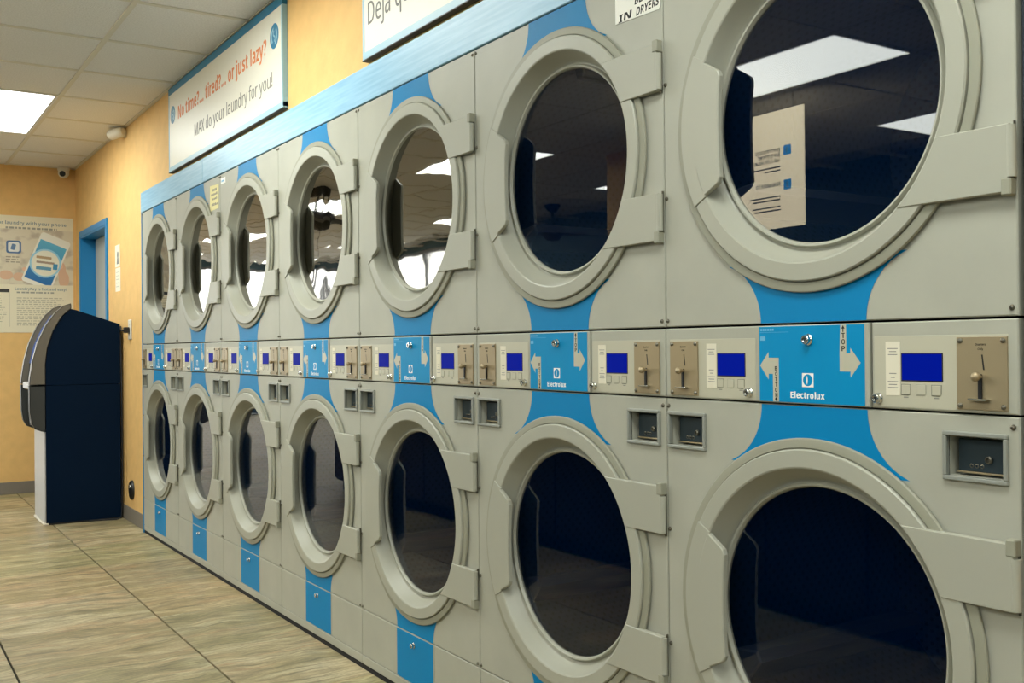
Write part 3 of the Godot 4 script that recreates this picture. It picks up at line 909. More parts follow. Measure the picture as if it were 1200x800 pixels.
func build_walls() -> void:
	var g := Geo.new()
	var DX0 := -7.615; var DX1 := -6.672; var DY := 1.985       # doorway opening
	# dryer wall: left of the dryers with a doorway, and above them
	g.box(Vector3(XE - 0.1, 0, ZW - 0.14), Vector3(DX0, CEIL + 0.05, ZW))
	g.box(Vector3(DX0, DY, ZW - 0.14), Vector3(DX1, CEIL + 0.05, ZW))
	g.box(Vector3(DX1, 0, ZW - 0.14), Vector3(-7 * W - 0.016, CEIL + 0.05, ZW))
	g.box(Vector3(-7 * W - 0.016, 1.95, ZW - 0.14), Vector3(4.0, CEIL + 0.05, ZW))
	g.box(Vector3(0.03, 0, ZW - 0.14), Vector3(4.0, 1.95, ZW))
	struct_mesh(g, "wall_back", M.wall_paint)
	g = Geo.new()
	g.box(Vector3(XE - 0.12, 0, ZW - 0.02), Vector3(XE, CEIL + 0.05, 0.78))
	g.box(Vector3(-16.4, 0, 0.66), Vector3(XE - 0.12, CEIL + 0.05, 0.78))
	struct_mesh(g, "wall_left", M.wall_paint)
	g = Geo.new()
	g.box(Vector3(4.0, 0, -1.0), Vector3(4.15, CEIL + 0.2, 5.55))
	struct_mesh(g, "wall_right", M.slate_paint)
	# opposite wall with shop windows towards the far end
	g = Geo.new()
	g.box(Vector3(-10.8, 0, 5.4), Vector3(4.15, CEIL + 0.2, 5.55))
	g.box(Vector3(-16.55, 2.5, 5.4), Vector3(-10.8, CEIL + 0.2, 5.55))
	g.box(Vector3(-16.55, 0, 5.4), Vector3(-10.8, 0.5, 5.55))
	struct_mesh(g, "wall_front", M.slate_paint)
	g = Geo.new()
	g.box(Vector3(-16.55, 2.5, 0.6), Vector3(-16.4, CEIL + 0.2, 5.55))
	g.box(Vector3(-16.55, 0, 0.6), Vector3(-16.4, 0.4, 5.55))
	struct_mesh(g, "wall_far", M.slate_paint)
	g = Geo.new()
	g.box(Vector3(-16.4, 0, -1.02), Vector3(4.0, CEIL + 0.2, -0.9))
	struct_mesh(g, "wall_service", M.recess_black)
	for w in 2:
		var win := structure("window_%d" % (w + 1))
		var fg := Geo.new(); 
		if w == 0:
			for k in 5:
				var x := -16.35 + 5.5 * k / 4.0
				fg.box(Vector3(x - 0.03, 0.5, 5.43), Vector3(x + 0.03, 2.5, 5.5), 0.004)
			for y in [0.5, 2.46]: fg.box(Vector3(-16.4, y, 5.43), Vector3(-10.8, y + 0.04, 5.5), 0.004)
		else:
			for k in 4:
				var z := 0.82 + 4.55 * k / 3.0
				fg.box(Vector3(-16.5, 0.4, z - 0.03), Vector3(-16.43, 2.5, z + 0.03), 0.004)
			for y in [0.4, 2.46]: fg.box(Vector3(-16.5, y, 0.78), Vector3(-16.43, y + 0.04, 5.4), 0.004)
		put(fg, "window_frame", M.mullion, win)
		for k in (4 if w == 0 else 3):
			var pg := Geo.new()
			if w == 0: pg.box(Vector3(-16.32 + 5.5 * k / 4.0, 0.54, 5.462), Vector3(-16.38 + 5.5 * (k + 1) / 4.0, 2.46, 5.468))
			else: pg.box(Vector3(-16.468, 0.44, 0.85 + 4.55 * k / 3.0), Vector3(-16.462, 2.46, 0.79 + 4.55 * (k + 1) / 3.0))
			put(pg, "pane", M.window_glass, win)
	g = Geo.new()
	g.box(Vector3(-60, -0.2, -40), Vector3(-16.55, -0.1, 60))
	g.box(Vector3(-16.55, -0.2, 5.55), Vector3(30, -0.1, 60))
	struct_mesh(g, "ground", M.concrete)
	# baseboards
	g = Geo.new()
	g.box(Vector3(XE, 0, ZW + 0.006), Vector3(XE + 0.006, 0.093, 0.78), 0.002)
	struct_mesh(g, "baseboard_left", M.baseboard)
	g = Geo.new()
	g.box(Vector3(XE + 0.006, 0, ZW), Vector3(DX0 - 0.045, 0.093, ZW + 0.006), 0.002)
	g.box(Vector3(DX1 + 0.045, 0, ZW), Vector3(-7 * W - 0.016, 0.093, ZW + 0.006), 0.002)
	struct_mesh(g, "baseboard_back", M.baseboard)
	# blue door frame and the recessed leaf
	var d := structure("door_1")
	g = Geo.new()
	var f := 0.045
	g.box(Vector3(DX0 - f, 0, ZW - 0.001), Vector3(DX0, DY + f, ZW + 0.014), 0.002)
	g.box(Vector3(DX1, 0, ZW - 0.001), Vector3(DX1 + f, DY + f, ZW + 0.014), 0.002)
	g.box(Vector3(DX0, DY, ZW - 0.001), Vector3(DX1, DY + f, ZW + 0.014), 0.002)
	g.box(Vector3(DX0 + 0.0005, 0, ZW - 0.139), Vector3(DX0 + 0.012, DY - 0.0005, ZW + 0.010))
	g.box(Vector3(DX1 - 0.012, 0, ZW - 0.139), Vector3(DX1 - 0.0005, DY - 0.0005, ZW + 0.010))
	g.box(Vector3(DX0 + 0.012, DY - 0.012, ZW - 0.139), Vector3(DX1 - 0.012, DY - 0.0005, ZW + 0.010))
	put(g, "door_frame", M.frame_blue, d)
	g = Geo.new()
	g.box(Vector3(DX0 + 0.014, 0.006, ZW - 0.138), Vector3(DX1 - 0.014, DY - 0.014, ZW - 0.098), 0.002)
	var leaf := put(g, "door_leaf", M.door_leaf, d)
	g = Geo.new()
	g.T = Transform3D(Basis(), Vector3(DX0 + 0.08, 1.0, ZW - 0.098))
	g.lathe([V(0.03, 0), V(0.03, 0.005), V(0.012, 0.008), V(0.012, 0.035), V(0.026, 0.045), V(0.026, 0.06), V(0.0, 0.066)], 0, 0, 20)
	put(g, "door_knob", M.chrome, leaf)
	# blue boards over the dryers and at the ends of the row
	var tr := structure("trim_1")
	for r in [[-7 * W - 0.014, -4.232], [-4.229, -0.9], [-0.897, 1.6]]:
		g = Geo.new()
		g.box(Vector3(r[0], 1.9345, ZW), Vector3(r[1], 2.0560, 0.0045), 0.0022)
		put(g, "fascia_board", M.fascia_blue_glare, tr)
	g = Geo.new()
	g.box(Vector3(-7 * W - 0.014, 0, ZW - 0.1), Vector3(-7 * W - 0.0005, 1.9340, 0.003), 0.0015)
	struct_mesh(g, "trim_2", M.frame_blue)
	g = Geo.new()
	g.box(Vector3(0.006, 0, ZW - 0.1), Vector3(0.036, 1.9340, -0.004), 0.0015)
	struct_mesh(g, "trim_3", M.navy_dark)

func swirl(parent: Node, c: Vector3, r: float) -> void:
	var g := Geo.new()
	g.T = Transform3D(Basis(), c)
	g.ext(arc(V(0, 0), r, 0, 350, 35), -0.0005, 0.0)
	var o := put(g, "round_emblem", M.sign_edge_blue, parent)
	g = Geo.new()
	g.T = Transform3D(Basis(), c)
	for k in 2:
		var q := arc(V(0, 0), r * 0.72, 100 + 180 * k, 230 + 180 * k, 14)
		var bk := arc(V(0, 0), r * 0.5, 230 + 180 * k, 110 + 180 * k, 14)
		q.append_array(bk)
		g.ext(q, -0.0004, 0.0003)
		q = arc(V(0, r * 0.2 * (1 - 2 * k)), r * 0.26, 90 + 180 * k, 270 + 180 * k, 12)
		bk = arc(V(0, r * 0.2 * (1 - 2 * k)), r * 0.12, 270 + 180 * k, 90 + 180 * k, 12)
		q.append_array(bk)
		g.ext(q, -0.0004, 0.0003)
	put(g, "swirl", M.sign_rim_blue, o)

func sign_board(x0: float, x1: float, label: String) -> Node3D:
	var y0 := 2.082; var y1 := 2.536; var z0 := ZW + 0.001; var z1 := ZW + 0.022
	var t := thing("wall_sign", Vector3(x0, y0, z0), label, "sign")
	t.position = Vector3.ZERO
	var g := Geo.new()
	g.box(Vector3(x0, y0, z0), Vector3(x1, y1, z1), 0.001)
	put(g, "board", M.sign_white, t)
	g = Geo.new()
	g.box(Vector3(x0 - 0.002, y1 - 0.034, z0), Vector3(x1 + 0.002, y1 + 0.004, z1 + 0.002), 0.001)
	put(g, "top_edge", M.sign_edge_blue, t)
	g = Geo.new()
	g.box(Vector3(x0 - 0.002, y0 + 0.004, z0), Vector3(x0 + 0.013, y1 - 0.034, z1 + 0.0012), 0.0005)
	g.box(Vector3(x1 - 0.013, y0 + 0.004, z0), Vector3(x1 + 0.002, y1 - 0.034, z1 + 0.0012), 0.0005)
	g.box(Vector3(x0 - 0.002, y0, z0), Vector3(x1 + 0.002, y0 + 0.024, z1 + 0.0014), 0.0005)
	put(g, "rim", M.sign_rim_blue, t)
	g = Geo.new()
	g.box(Vector3(x0 - 0.002, y0 - 0.005, z0), Vector3(x1 + 0.002, y0 - 0.0005, z1 + 0.003), 0.001)  # thin dark strip drawn as the shadow line under the sign
	put(g, "bottom_shadow_strip", M.fan_dark, t)
	return t

func build_signs() -> void:
	var t := sign_board(-4.885, -3.100, "white sign with orange line about being tired or lazy above the dryers")
	var z := ZW + 0.0225
	words(t, "No time?... tired?... or just lazy?", Vector3(-3.99, 2.366, z), 1.40, 0.098, M.ink_orange, true)
	words(t, "MAX do your laundry for you!", Vector3(-3.80, 2.215, z), 1.16, 0.085, M.ink_grey, false)
	swirl(t, Vector3(-4.80, 2.385, z), 0.048)
	swirl(t, Vector3(-3.195, 2.395, z), 0.052)
	var t2 := sign_board(-2.322, -0.5, "white sign with grey words Deja que above the dryers")
	words(t2, "Deja que", Vector3(-2.10, 2.218, z), 0.36, 0.10, M.ink_grey, false)

func build_poster() -> void:
	# large poster on the end wall: a phone held in hands, a coloured badge, blocks of print
	var iw := 448; var ih := 560
	var img := Image.create(iw, ih, false, Image.FORMAT_RGB8)
	img.fill(col(226, 216, 186))
	var rng := RandomNumberGenerator.new(); rng.seed = 5
	var blur := noise(19, 0.012, 3)
	for y in range(64, 330):
		for x in iw:
			var v := blur.get_noise_2d(x, y)
			img.set_pixel(x, y, col(214, 203, 178).lerp(col(176, 160, 140), clampf(v * 1.6, 0, 0.7)))
	for f in [[250, 262, 22, 14], [236, 300, 24, 15], [206, 292, 26, 20], [396, 262, 18, 46], [404, 300, 24, 40], [150, 285, 30, 22]]:
		disc(img, f[0], f[1], f[2], f[3], col(212, 172, 142))
	for f in [[390, 236, 11, 14], [232, 254, 13, 9]]: disc(img, f[0], f[1], f[2], f[3], col(226, 180, 150))
	slab(img, V(326, 214), V(70, 128), 14, 0.38, col(232, 228, 214))
	slab(img, V(323, 222), V(62, 100), 2, 0.38, col(94, 176, 206), col(30, 104, 168))
	disc(img, 322, 224, 70, 70, col(150, 200, 222))
	disc(img, 322, 224, 62, 62, col(232, 226, 204))
	slab(img, V(316, 196), V(34, 6), 3, 0.1, col(180, 150, 110))
	slab(img, V(322, 220), V(40, 5), 2, 0.1, col(160, 140, 120))
	slab(img, V(314, 248), V(34, 8), 2, 0.1, col(96, 150, 176))
	slab(img, V(366, 240), V(10, 14), 2, 0.1, col(60, 140, 180))
	slab(img, V(184, 150), V(32, 30), 9, 0.0, col(68, 104, 150))
	slab(img, V(184, 150), V(24, 23), 7, 0.0, col(222, 222, 216))
	slab(img, V(182, 150), V(9, 14), 4, 0.3, col(92, 122, 160))
	fine_print(img, 150, 196, 220, 3, 12, 5, col(150, 142, 126), 3)
	img.fill_rect(Rect2i(0, 330, iw, ih - 330), col(226, 217, 190))
	fine_print(img, 196, 392, 420, 14, 10, 4, col(176, 168, 146), 9)
	img.fill_rect(Rect2i(20, 352, 146, 2), col(150, 146, 130)); img.fill_rect(Rect2i(20, 352, 146, 16), col(40, 40, 40))
	img.fill_rect(Rect2i(164, 352, 2, 180), col(190, 182, 160))
	fine_print(img, 30, 384, 156, 12, 11, 4, col(182, 174, 152), 11)
	fine_print(img, 150, 54, 400, 1, 10, 9, col(150, 148, 136), 21)
	fine_print(img, 196, 364, 400, 1, 10, 7, col(150, 148, 136), 22)
	var m := mat("poster_print", Color.WHITE, 0.35)
	m.albedo_texture = ImageTexture.create_from_image(img)
	var z0 := -0.003; var z1 := 0.728; var y0 := 1.250; var y1 := 2.160
	var t := thing("wall_poster", Vector3(XE, 0, 0), "large poster with a phone in hands on the orange end wall above the kiosk", "poster")
	t.position = Vector3.ZERO
	var g := Geo.new()
	g.box(Vector3(XE + 0.0005, y0, z0), Vector3(XE + 0.004, y1, z1))
	put(g, "backing", M.paper, t)
	g = Geo.new()
	g.quad_uv(Vector3(XE + 0.0045, y0, z1), Vector3(XE + 0.0045, y0, z0), Vector3(XE + 0.0045, y1, z0), Vector3(XE + 0.0045, y1, z1), Vector3(1, 0, 0))
	put(g, "print", m, t)
	var b := Basis(Vector3.UP, PI / 2)
	var X := XE + 0.005
	words(t, "Pay for laundry with your phone", Vector3(X, 2.100, 0.335), 0.575, 0.036, M.poster_ink, true, b)
	words(t, "LaundryPay is fast and easy!", Vector3(X, 1.588, 0.235), 0.37, 0.030, M.poster_ink, true, b)

func build_kiosk() -> void:
	var x0 := -6.59; var x1 := -6.16
	var t := thing("payment_kiosk", Vector3.ZERO, "dark navy payment kiosk with curved grey head standing against the wall", "kiosk")
	# profiles are drawn in (z, y) and pushed along x
	var side := Transform3D(Basis(Vector3(0, 0, 1), Vector3(0, 1, 0), Vector3(-1, 0, 0)), Vector3(0, 0, 0))  # local x -> z, y -> y, z -> -x
	var g := Geo.new()
	g.T = side
	var lower := PackedVector2Array([V(0.002, 0.012), V(0.452, 0.012), V(0.452, 0.884), V(0.002, 0.884)])
	g.ext(lower, -x1, -x0, 0.0, true)
	put(g, "cabinet", M.kiosk_navy, t)
	g = Geo.new(); g.T = side
	g.ext(PackedVector2Array([V(0.002, 0.887), V(0.452, 0.887), V(0.452, 1.02), V(0.440, 1.12), V(0.405, 1.23), V(0.350, 1.325), V(0.300, 1.372), V(0.27, 1.366), V(0.002, 1.276)]), -x1, -x0, 0.0, true)
	put(g, "upper_cabinet", M.kiosk_navy, t)
	var outer := [V(0.300, 1.408), V(0.345, 1.392), V(0.395, 1.345), V(0.450, 1.265), V(0.497, 1.160), V(0.528, 1.040), V(0.543, 0.940), V(0.547, 0.889)]
	var inner := [V(0.453, 0.889), V(0.453, 1.02), V(0.441, 1.121), V(0.406, 1.231), V(0.351, 1.327), V(0.298, 1.376)]
	var up := PackedVector2Array(outer + inner)
	var dn := PackedVector2Array([V(0.547, 0.884), V(0.545, 0.720), V(0.535, 0.650), V(0.512, 0.610), V(0.480, 0.596), V(0.453, 0.596), V(0.453, 0.884)])
	for s in [[x1 - 0.055, x1 + 0.004], [x0 - 0.004, x0 + 0.055]]:
		g = Geo.new(); g.T = side
		g.ext(up, -s[1], -s[0], 0.004, true)
		put(g, "head_rail", M.kiosk_bezel, t)
		g = Geo.new(); g.T = side
		g.ext(dn, -s[1], -s[0], 0.004, true)
		put(g, "lower_rail", M.kiosk_bezel_dark, t)
	# recessed face between the rails
	g = Geo.new(); g.T = side
	var face := PackedVector2Array([V(0.453, 0.60), V(0.500, 0.62), V(0.508, 0.72), V(0.508, 0.90), V(0.498, 1.02), V(0.470, 1.14), V(0.425, 1.245), V(0.365, 1.335), V(0.310, 1.378), V(0.298, 1.376), V(0.351, 1.327), V(0.406, 1.231), V(0.441, 1.121), V(0.453, 1.02)])
	g.ext(face, -(x1 - 0.055), -(x0 + 0.055), 0.0, true)
	var fc := put(g, "face", M.kiosk_bezel_dark, t)
	g = Geo.new()
	var a := V(0.4995, 1.025); var b := V(0.368, 1.338)
	var pts := [V(0.472, 1.142), V(0.427, 1.247)]
	var chain := [a, pts[0], pts[1], b]
	for k in 3:
		var p: Vector2 = chain[k]; var q: Vector2 = chain[k + 1]
		var nn := Vector3(0, (p - q).x, (q - p).y).normalized()
		var o := nn * 0.002
		g.quad(Vector3(x0 + 0.085, p.y, p.x) + o, Vector3(x1 - 0.085, p.y, p.x) + o, Vector3(x1 - 0.085, q.y, q.x) + o, Vector3(x0 + 0.085, q.y, q.x) + o, nn)
	put(g, "screen", M.kiosk_screen, fc)
	g = Geo.new()
	g.box(Vector3(x0 + 0.12, 0.86, 0.505), Vector3(x1 - 0.062, 0.905, 0.545), 0.008)
	put(g, "card_slot", M.kiosk_silver, fc)
	g = Geo.new()
	var loop := []
	for k in 17:
		var th := TAU * k / 16.0
		loop.append(Vector3(x1 - 0.11 + 0.032 * cos(th), 0.735 + 0.085 * sin(th), 0.522))
	g.tube(loop, 0.007, 8)
	put(g, "cash_tray_rim", M.kiosk_silver, fc)
	g = Geo.new()
	g.box(Vector3(x0 + 0.002, 0.016, 0.4525), Vector3(x1 - 0.001, 0.592, 0.462), 0.003)
	put(g, "front_panel", M.kiosk_silver, t)
	g = Geo.new()
	g.box(Vector3(x0 - 0.002, 0.0, 0.44), Vector3(x1 + 0.002, 0.014, 0.468), 0.003)
	put(g, "base_trim", M.white_plastic, t)
	g = Geo.new()
	g.box(Vector3(x0 + 0.01, 0.0, 0.01), Vector3(x1 - 0.004, 0.012, 0.44))
	put(g, "plinth", M.black, t)
	# cable from the back of the kiosk up to the socket, and a loop on the floor
	g = Geo.new()
	var cv := Curve3D.new()
	for q in [Vector3(-6.150, 0.006, 0.20), Vector3(-6.135, 0.006, 0.10), Vector3(-6.11, 0.006, 0.03), Vector3(-6.095, 0.02, 0.012), Vector3(-6.092, 0.3, 0.006), Vector3(-6.094, 0.8, 0.006), Vector3(-6.11, 1.12, 0.006), Vector3(-6.10, 1.225, 0.012), Vector3(-6.05, 1.262, 0.02), Vector3(-5.985, 1.228, 0.03), Vector3(-5.955, 1.232, 0.012)]: cv.add_point(q)
	var pth := []
	for k in cv.point_count:
		var pv := cv.get_point_position(maxi(k - 1, 0)); var nx := cv.get_point_position(mini(k + 1, cv.point_count - 1))
		cv.set_point_in(k, -(nx - pv) * 0.16); cv.set_point_out(k, (nx - pv) * 0.16)
	var Ln := cv.get_baked_length()
	for k in 49: pth.append(cv.sample_baked(Ln * k / 48.0))
	g.tube(pth, 0.005, 8)
	var cab := put(g, "power_cable", M.cable)
	tag(cab, "black power cable running up from behind the kiosk to the wall outlet", "cable")
	g = Geo.new()
	g.box(Vector3(-5.985, 1.215, 0.000 - 0.013), Vector3(-5.945, 1.252, 0.018), 0.004)
	put(g, "plug", M.cable, cab)

func build_small() -> void:
	# outlet plate beside the dryers
	var g := Geo.new()
	g.box(Vector3(-6.0, 1.172, ZW), Vector3(-5.915, 1.300, ZW + 0.007), 0.003)
	var o := put(g, "wall_outlet", M.white_plastic)
	tag(o, "white wall outlet with a black plug between kiosk and dryers", "outlet")
	for y in [1.268]:
		g = Geo.new()
		g.box(Vector3(-5.974, y - 0.016, ZW + 0.0065), Vector3(-5.940, y + 0.016, ZW + 0.0085), 0.001)
		var sk := put(g, "socket", M.white_plastic, o)
		for dx in [-0.007, 0.007]:
			g = Geo.new()
			g.box(Vector3(-5.957 + dx - 0.0015, y - 0.005, ZW + 0.0084), Vector3(-5.957 + dx + 0.0015, y + 0.005, ZW + 0.0088))
			put(g, "slot", M.black, sk)
	# low black oval fitting above the baseboard
	g = Geo.new()
	g.T = Transform3D(Basis.from_scale(Vector3(0.75, 1.0, 1.0)), Vector3(-5.925, 0.212, ZW))
	g.lathe([V(0.062, 0.0), V(0.062, 0.012), V(0.05, 0.02), V(0.02, 0.022), V(0.0, 0.022)], 0, 0, 28, 0, TAU, 60)
	o = put(g, "oval_wall_fitting", M.black)
	tag(o, "small black oval fitting low on the orange wall beside the dryers", "fitting")
	g = Geo.new()
	g.T = Transform3D(Basis(), Vector3(-5.915, 0.238, ZW + 0.021))
	g.lathe([V(0.013, 0.0), V(0.012, 0.006), V(0.0, 0.008)], 0, 0, 16)
	put(g, "bright_stud", M.chrome, o)
	# two papers on the wall beside the doorway
	for k in 2:
		g = Geo.new()
		var y0: float = [1.665, 1.500][k]; var y1: float = [1.812, 1.658][k]
		g.box(Vector3(-6.395 + 0.006 * k, y0, ZW + 0.0004), Vector3(-6.255 + 0.012 * k, y1, ZW + 0.0016))
		o = put(g, "wall_paper_notice", M.paper)
		tag(o, "white paper notice with a dark figure beside the blue doorway, upper of two" if k == 0 else "white paper notice with faint print beside the blue doorway, lower of two", "notice", "notices beside the doorway")
		g = Geo.new()
		if k == 0:
			g.ext(arc(V(-6.315, 1.745), 0.024, 0, 340, 17), ZW + 0.0012, ZW + 0.0019)
			g.ext(PackedVector2Array([V(-6.35, 1.683), V(-6.285, 1.683), V(-6.295, 1.725), V(-6.335, 1.725)]), ZW + 0.0012, ZW + 0.0019)
			put(g, "figure", M.ink_grey, o)
		else:
			for r in 5: g.box(Vector3(-6.37, 1.53 + 0.024 * r, ZW + 0.0012), Vector3(-6.28 + 0.01 * (r % 2), 1.535 + 0.024 * r, ZW + 0.0019))
			put(g, "print_line", M.arrow_grey, o)
	# dome camera in the corner
	var t := thing("dome_camera", Vector3(-7.81, 2.545, 0.075), "small white dome camera with black lens in the ceiling corner", "security camera")
	g = Geo.new()
	g.T = Transform3D(Basis(Vector3(1, 0, 0), PI / 2), Vector3.ZERO)     # local z -> -y
	g.lathe([V(0.055, -0.004), V(0.057, 0.02), V(0.05, 0.03), V(0.0, 0.03)], 0, 0, 28)
	put(g, "mount", M.white_plastic, t)
	g = Geo.new()
	g.T = Transform3D(Basis(Vector3.UP, deg_to_rad(68.0)) * Basis(Vector3(1, 0, 0), deg_to_rad(18.0)), Vector3(0, -0.048, 0))
	var dome := []
	for k in 13: dome.append(V(0.05 * sin(PI * (1.0 - k / 12.0) + 0.0), 0.05 * -cos(PI * (1.0 - k / 12.0)) * -1.0))
	var ball := []
	for k in 13:
		var th := lerpf(PI * 0.98, 0.5, k / 12.0)
		ball.append(V(0.052 * sin(th), 0.052 * cos(th)))
	ball.append(V(0.0, 0.0456))
	g.lathe(ball, 0, 0, 28, 0, TAU, 60)
	var eye := put(g, "eyeball", M.white_plastic, t)
	t.scale = Vector3.ONE * 0.8
	t.position.y = 2.548
	var T2 := g.T
	g = Geo.new(); g.T = T2
	g.lathe([V(0.028, 0.044), V(0.028, 0.049), V(0.022, 0.052), V(0.0, 0.053)], 0, 0, 20)
	put(g, "lens", M.black, eye)
	# bullet camera at the top of the wall
	t = thing("bullet_camera", Vector3(-6.02, 2.50, ZW), "white cylindrical camera bracketed high on the orange wall under the ceiling", "security camera")
	g = Geo.new()
	g.lathe([V(0.04, 0.0), V(0.04, 0.008), V(0.022, 0.014), V(0.016, 0.03), V(0.016, 0.07)], 0, 0, 20)
	put(g, "bracket", M.white_plastic, t)
	g = Geo.new()
	g.T = Transform3D(Basis(Vector3.UP, deg_to_rad(-62.0)) * Basis(Vector3(1, 0, 0), deg_to_rad(6.0)), Vector3(-0.03, 0.0, 0.075))
	g.lathe([V(0.0, -0.10), V(0.030, -0.098), V(0.042, -0.085), V(0.046, -0.06), V(0.046, 0.06), V(0.043, 0.068), V(0.036, 0.068), V(0.036, 0.055), V(0.0, 0.055)], 0, 0, 28)
	var body := put(g, "housing", M.white_plastic, t)
	t.scale = Vector3.ONE * 0.74
	t.position = Vector3(-6.06, 2.512, ZW)
	var T3 := g.T
	g = Geo.new(); g.T = T3
	g.lathe([V(0.034, 0.0555), V(0.02, 0.058), V(0.0, 0.059)], 0, 0, 20)
	put(g, "lens", M.black, body)

# ---------------------------------------------------------------- the part of the room that shows only in the door glass
func ceiling_fan(at: Vector3, turn: float, label: String) -> void:
	var t := thing("ceiling_fan", at, label, "ceiling fan")
	t.rotation.y = turn
	var down := Transform3D(Basis(Vector3(1, 0, 0), PI / 2), Vector3.ZERO)
	var g := Geo.new(); g.T = down
	g.lathe([V(0.0, 0.0), V(0.085, 0.0), V(0.08, 0.02), V(0.035, 0.075), V(0.0, 0.075)], 0, 0, 24)
	put(g, "canopy", M.fan_dark, t)
	g = Geo.new(); g.T = down
	g.lathe([V(0.014, 0.07), V(0.014, 0.22)], 0, 0, 12)
	put(g, "downrod", M.fan_dark, t)
	g = Geo.new(); g.T = down
	g.lathe([V(0.0, 0.2), V(0.06, 0.205), V(0.13, 0.235), V(0.135, 0.29), V(0.10, 0.32), V(0.06, 0.36), V(0.0, 0.37)], 0, 0, 28, 0, TAU, 50)
	put(g, "motor", M.fan_dark, t)
	for k in 4:
		g = Geo.new()
		g.T = Transform3D(Basis(Vector3.UP, TAU * k / 4.0) * Basis(Vector3(1, 0, 0), 0.2), Vector3(0, -0.30, 0))
		g.box(Vector3(0.12, -0.004, -0.06), Vector3(0.36, 0.004, 0.06), 0.003)
		put(g, "blade", M.fan_dark, t)
	g = Geo.new()
	g.tube([Vector3(0, -0.36, 0), Vector3(0, -0.62, 0)], 0.003, 6)
	put(g, "pull_chain", M.fan_dark, t)
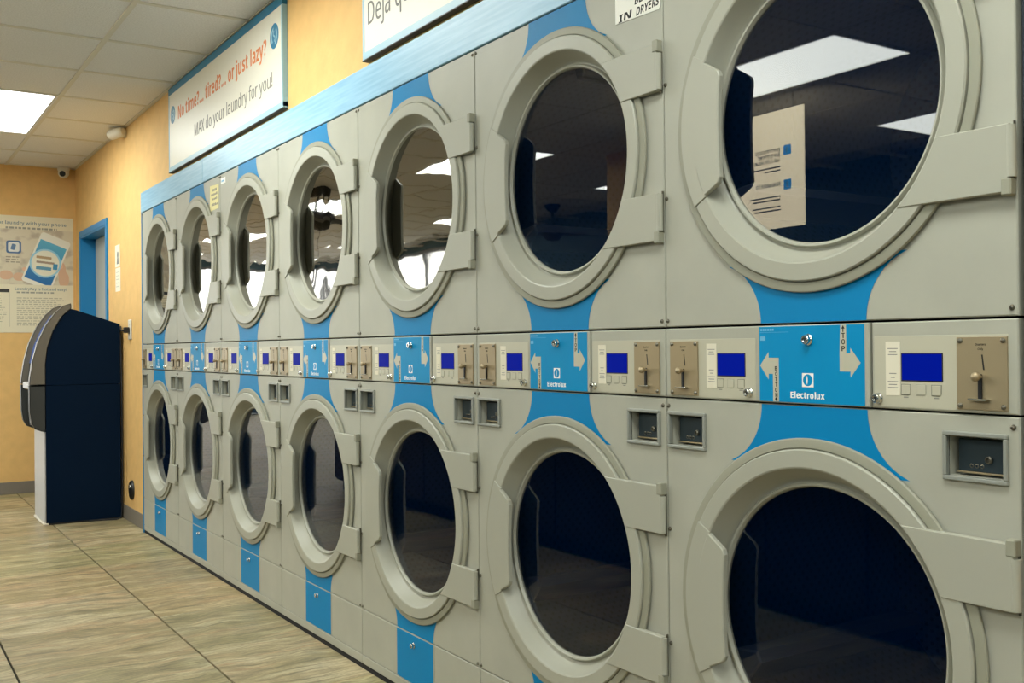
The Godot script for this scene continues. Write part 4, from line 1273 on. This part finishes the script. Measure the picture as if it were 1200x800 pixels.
func build_mirrored_room() -> void:
	ceiling_fan(Vector3(-7.85, CEIL, 2.03), 0.3, "dark ceiling fan mirrored in the glass of an upper dryer door, nearer the dryers")
	ceiling_fan(Vector3(-7.7, CEIL, 4.5), 0.7, "dark ceiling fan mirrored in the glass of an upper dryer door, farther from dryers")
	var g := Geo.new()
	g.box(Vector3(-5.27, 0, 3.3), Vector3(-4.75, CEIL + 0.02, 3.75), 0.004)
	struct_mesh(g, "pillar", M.wall_paint)
	# poster board hung from the ceiling, facing the dryers; glow added for its reflection
	var t := thing("hanging_glow_sign", Vector3.ZERO, "cream instruction sign, glow added, with blue number boxes mirrored in a dryer door", "poster")
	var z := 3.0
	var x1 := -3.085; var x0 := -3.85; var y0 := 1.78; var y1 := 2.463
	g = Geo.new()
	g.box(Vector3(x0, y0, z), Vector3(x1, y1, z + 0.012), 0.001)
	put(g, "board", M.glow_board, t)
	for x in [x0 + 0.08, x1 - 0.08]:
		g = Geo.new()
		g.tube([Vector3(x, y1 - 0.002, z + 0.006), Vector3(x, CEIL, z + 0.006)], 0.002, 6)
		put(g, "cord", M.black, t)
	var b := Basis(Vector3.UP, PI)
	var bx := x1 - 0.12
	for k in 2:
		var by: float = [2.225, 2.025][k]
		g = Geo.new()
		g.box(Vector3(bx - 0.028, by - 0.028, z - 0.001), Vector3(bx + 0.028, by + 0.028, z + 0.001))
		var sq := put(g, "number_box", M.glow_blue, t)
		words(sq, ["1", "2"][k], Vector3(bx, by, z - 0.0014), 0.016, 0.034, M.white_print, true, b)
	var lines := [["EMPTY POCKETS", 2.235, 0.19, 0.022], ["ZIP ZIPPERS", 2.205, 0.17, 0.022], ["AND CLOSE HOOKS", 2.175, 0.20, 0.022], ["REMEMBER TO", 2.035, 0.19, 0.022]]
	for l in lines:
		words(t, l[0], Vector3(bx - 0.055 - l[2] / 2, l[1], z - 0.0006), l[2], l[3], M.ink_black, true, b)
	for l in [[2.135, 0.22], [2.115, 0.12], [1.965, 0.24], [1.945, 0.22], [1.905, 0.22], [1.885, 0.2]]:
		g = Geo.new()
		g.box(Vector3(bx - 0.055 - l[1], l[0] - 0.004, z - 0.0008), Vector3(bx - 0.055, l[0] + 0.004, z + 0.001))
		put(g, "print_line", M.ink_grey, t)
	# island of navy folding counters across the aisle from the dryers
	var unit := Geo.new()
	unit.box(Vector3(-0.498, 0.08, 0.02), Vector3(0.498, 0.86, 0.70), 0.003)
	var um := unit.mesh()
	var leaf := Geo.new()
	leaf.box(Vector3(-0.243, 0.10, 0.0), Vector3(0.243, 0.84, 0.019), 0.003)
	var lm := leaf.mesh()
	var pull := Geo.new()
	pull.box(Vector3(-0.008, 0.60, -0.022), Vector3(0.008, 0.74, -0.001), 0.004)
	var pm := pull.mesh()
	var foot := Geo.new()
	foot.box(Vector3(-0.49, 0.0, 0.07), Vector3(0.49, 0.08, 0.66))
	var fm := foot.mesh()
	for k in 8:
		var o := thing("counter_unit", Vector3(-6.1 + k, 0, 1.62), "navy folding counter cupboard with two doors, %s in the island opposite the dryers" % ORD[k], "counter", "folding counter cupboards")
		shared(um, "body", M.counter_navy, o)
		shared(fm, "plinth", M.recess_black, o)
		for s in [-1, 1]:
			var d := shared(lm, "cupboard_door", M.counter_navy, o, Vector3(0.248 * s, 0, 0))
			shared(pm, "pull", M.chrome, d, Vector3(-0.2 * s, 0, 0))
	g = Geo.new()
	g.box(Vector3(-6.63, 0.861, 1.60), Vector3(1.43, 0.90, 2.34), 0.004)
	tag(put(g, "worktop", M.counter_top), "long dark worktop over the navy folding counters opposite the dryers", "worktop")

const LAMP_ENERGY := 2.25
const LAMP_COLOR := Color(0.98, 1.0, 0.95)
func _ready() -> void:
	# camera
	var cam := Camera3D.new()
	cam.name = "camera"
	cam.fov = 2.0 * rad_to_deg(atan(400.0 / 1194.9))
	cam.near = 0.05; cam.far = 200.0
	var fw := Vector3(-0.8410233, 0.00559997, -0.54096992)
	var up := Vector3(0.00979469, 0.99994014, -0.0048763)
	add_child(cam)
	cam.look_at_from_position(Vector3(0.8694, 1.1003, 1.4598), Vector3(0.8694, 1.1003, 1.4598) + fw, up)
	cam.current = true
	# daylight outside the shop windows: an even, pale sky
	var env := Environment.new()
	env.background_mode = Environment.BG_SKY
	var sky := Sky.new()
	var sm := ProceduralSkyMaterial.new()
	sm.sky_top_color = Color(0.88, 0.90, 0.91); sm.sky_horizon_color = Color(0.95, 0.95, 0.93)
	sm.ground_horizon_color = Color(0.8, 0.8, 0.78); sm.ground_bottom_color = Color(0.6, 0.6, 0.58)
	sm.sun_angle_max = 0.0
	sm.sky_energy_multiplier = 2.2; sm.ground_energy_multiplier = 1.1
	sky.sky_material = sm
	env.sky = sky
	env.tonemap_mode = Environment.TONE_MAPPER_LINEAR
	env.tonemap_exposure = 1.0
	env.sdfgi_enabled = true; env.ssao_enabled = true; env.ssil_enabled = true
	var we := WorldEnvironment.new()
	we.name = "environment"
	we.environment = env
	add_child(we)
	make_materials()
	build_floor()
	build_walls()
	build_ceiling()
	build_dryers()
	build_kiosk()
	build_signs()
	build_poster()
	build_small()
	build_mirrored_room()
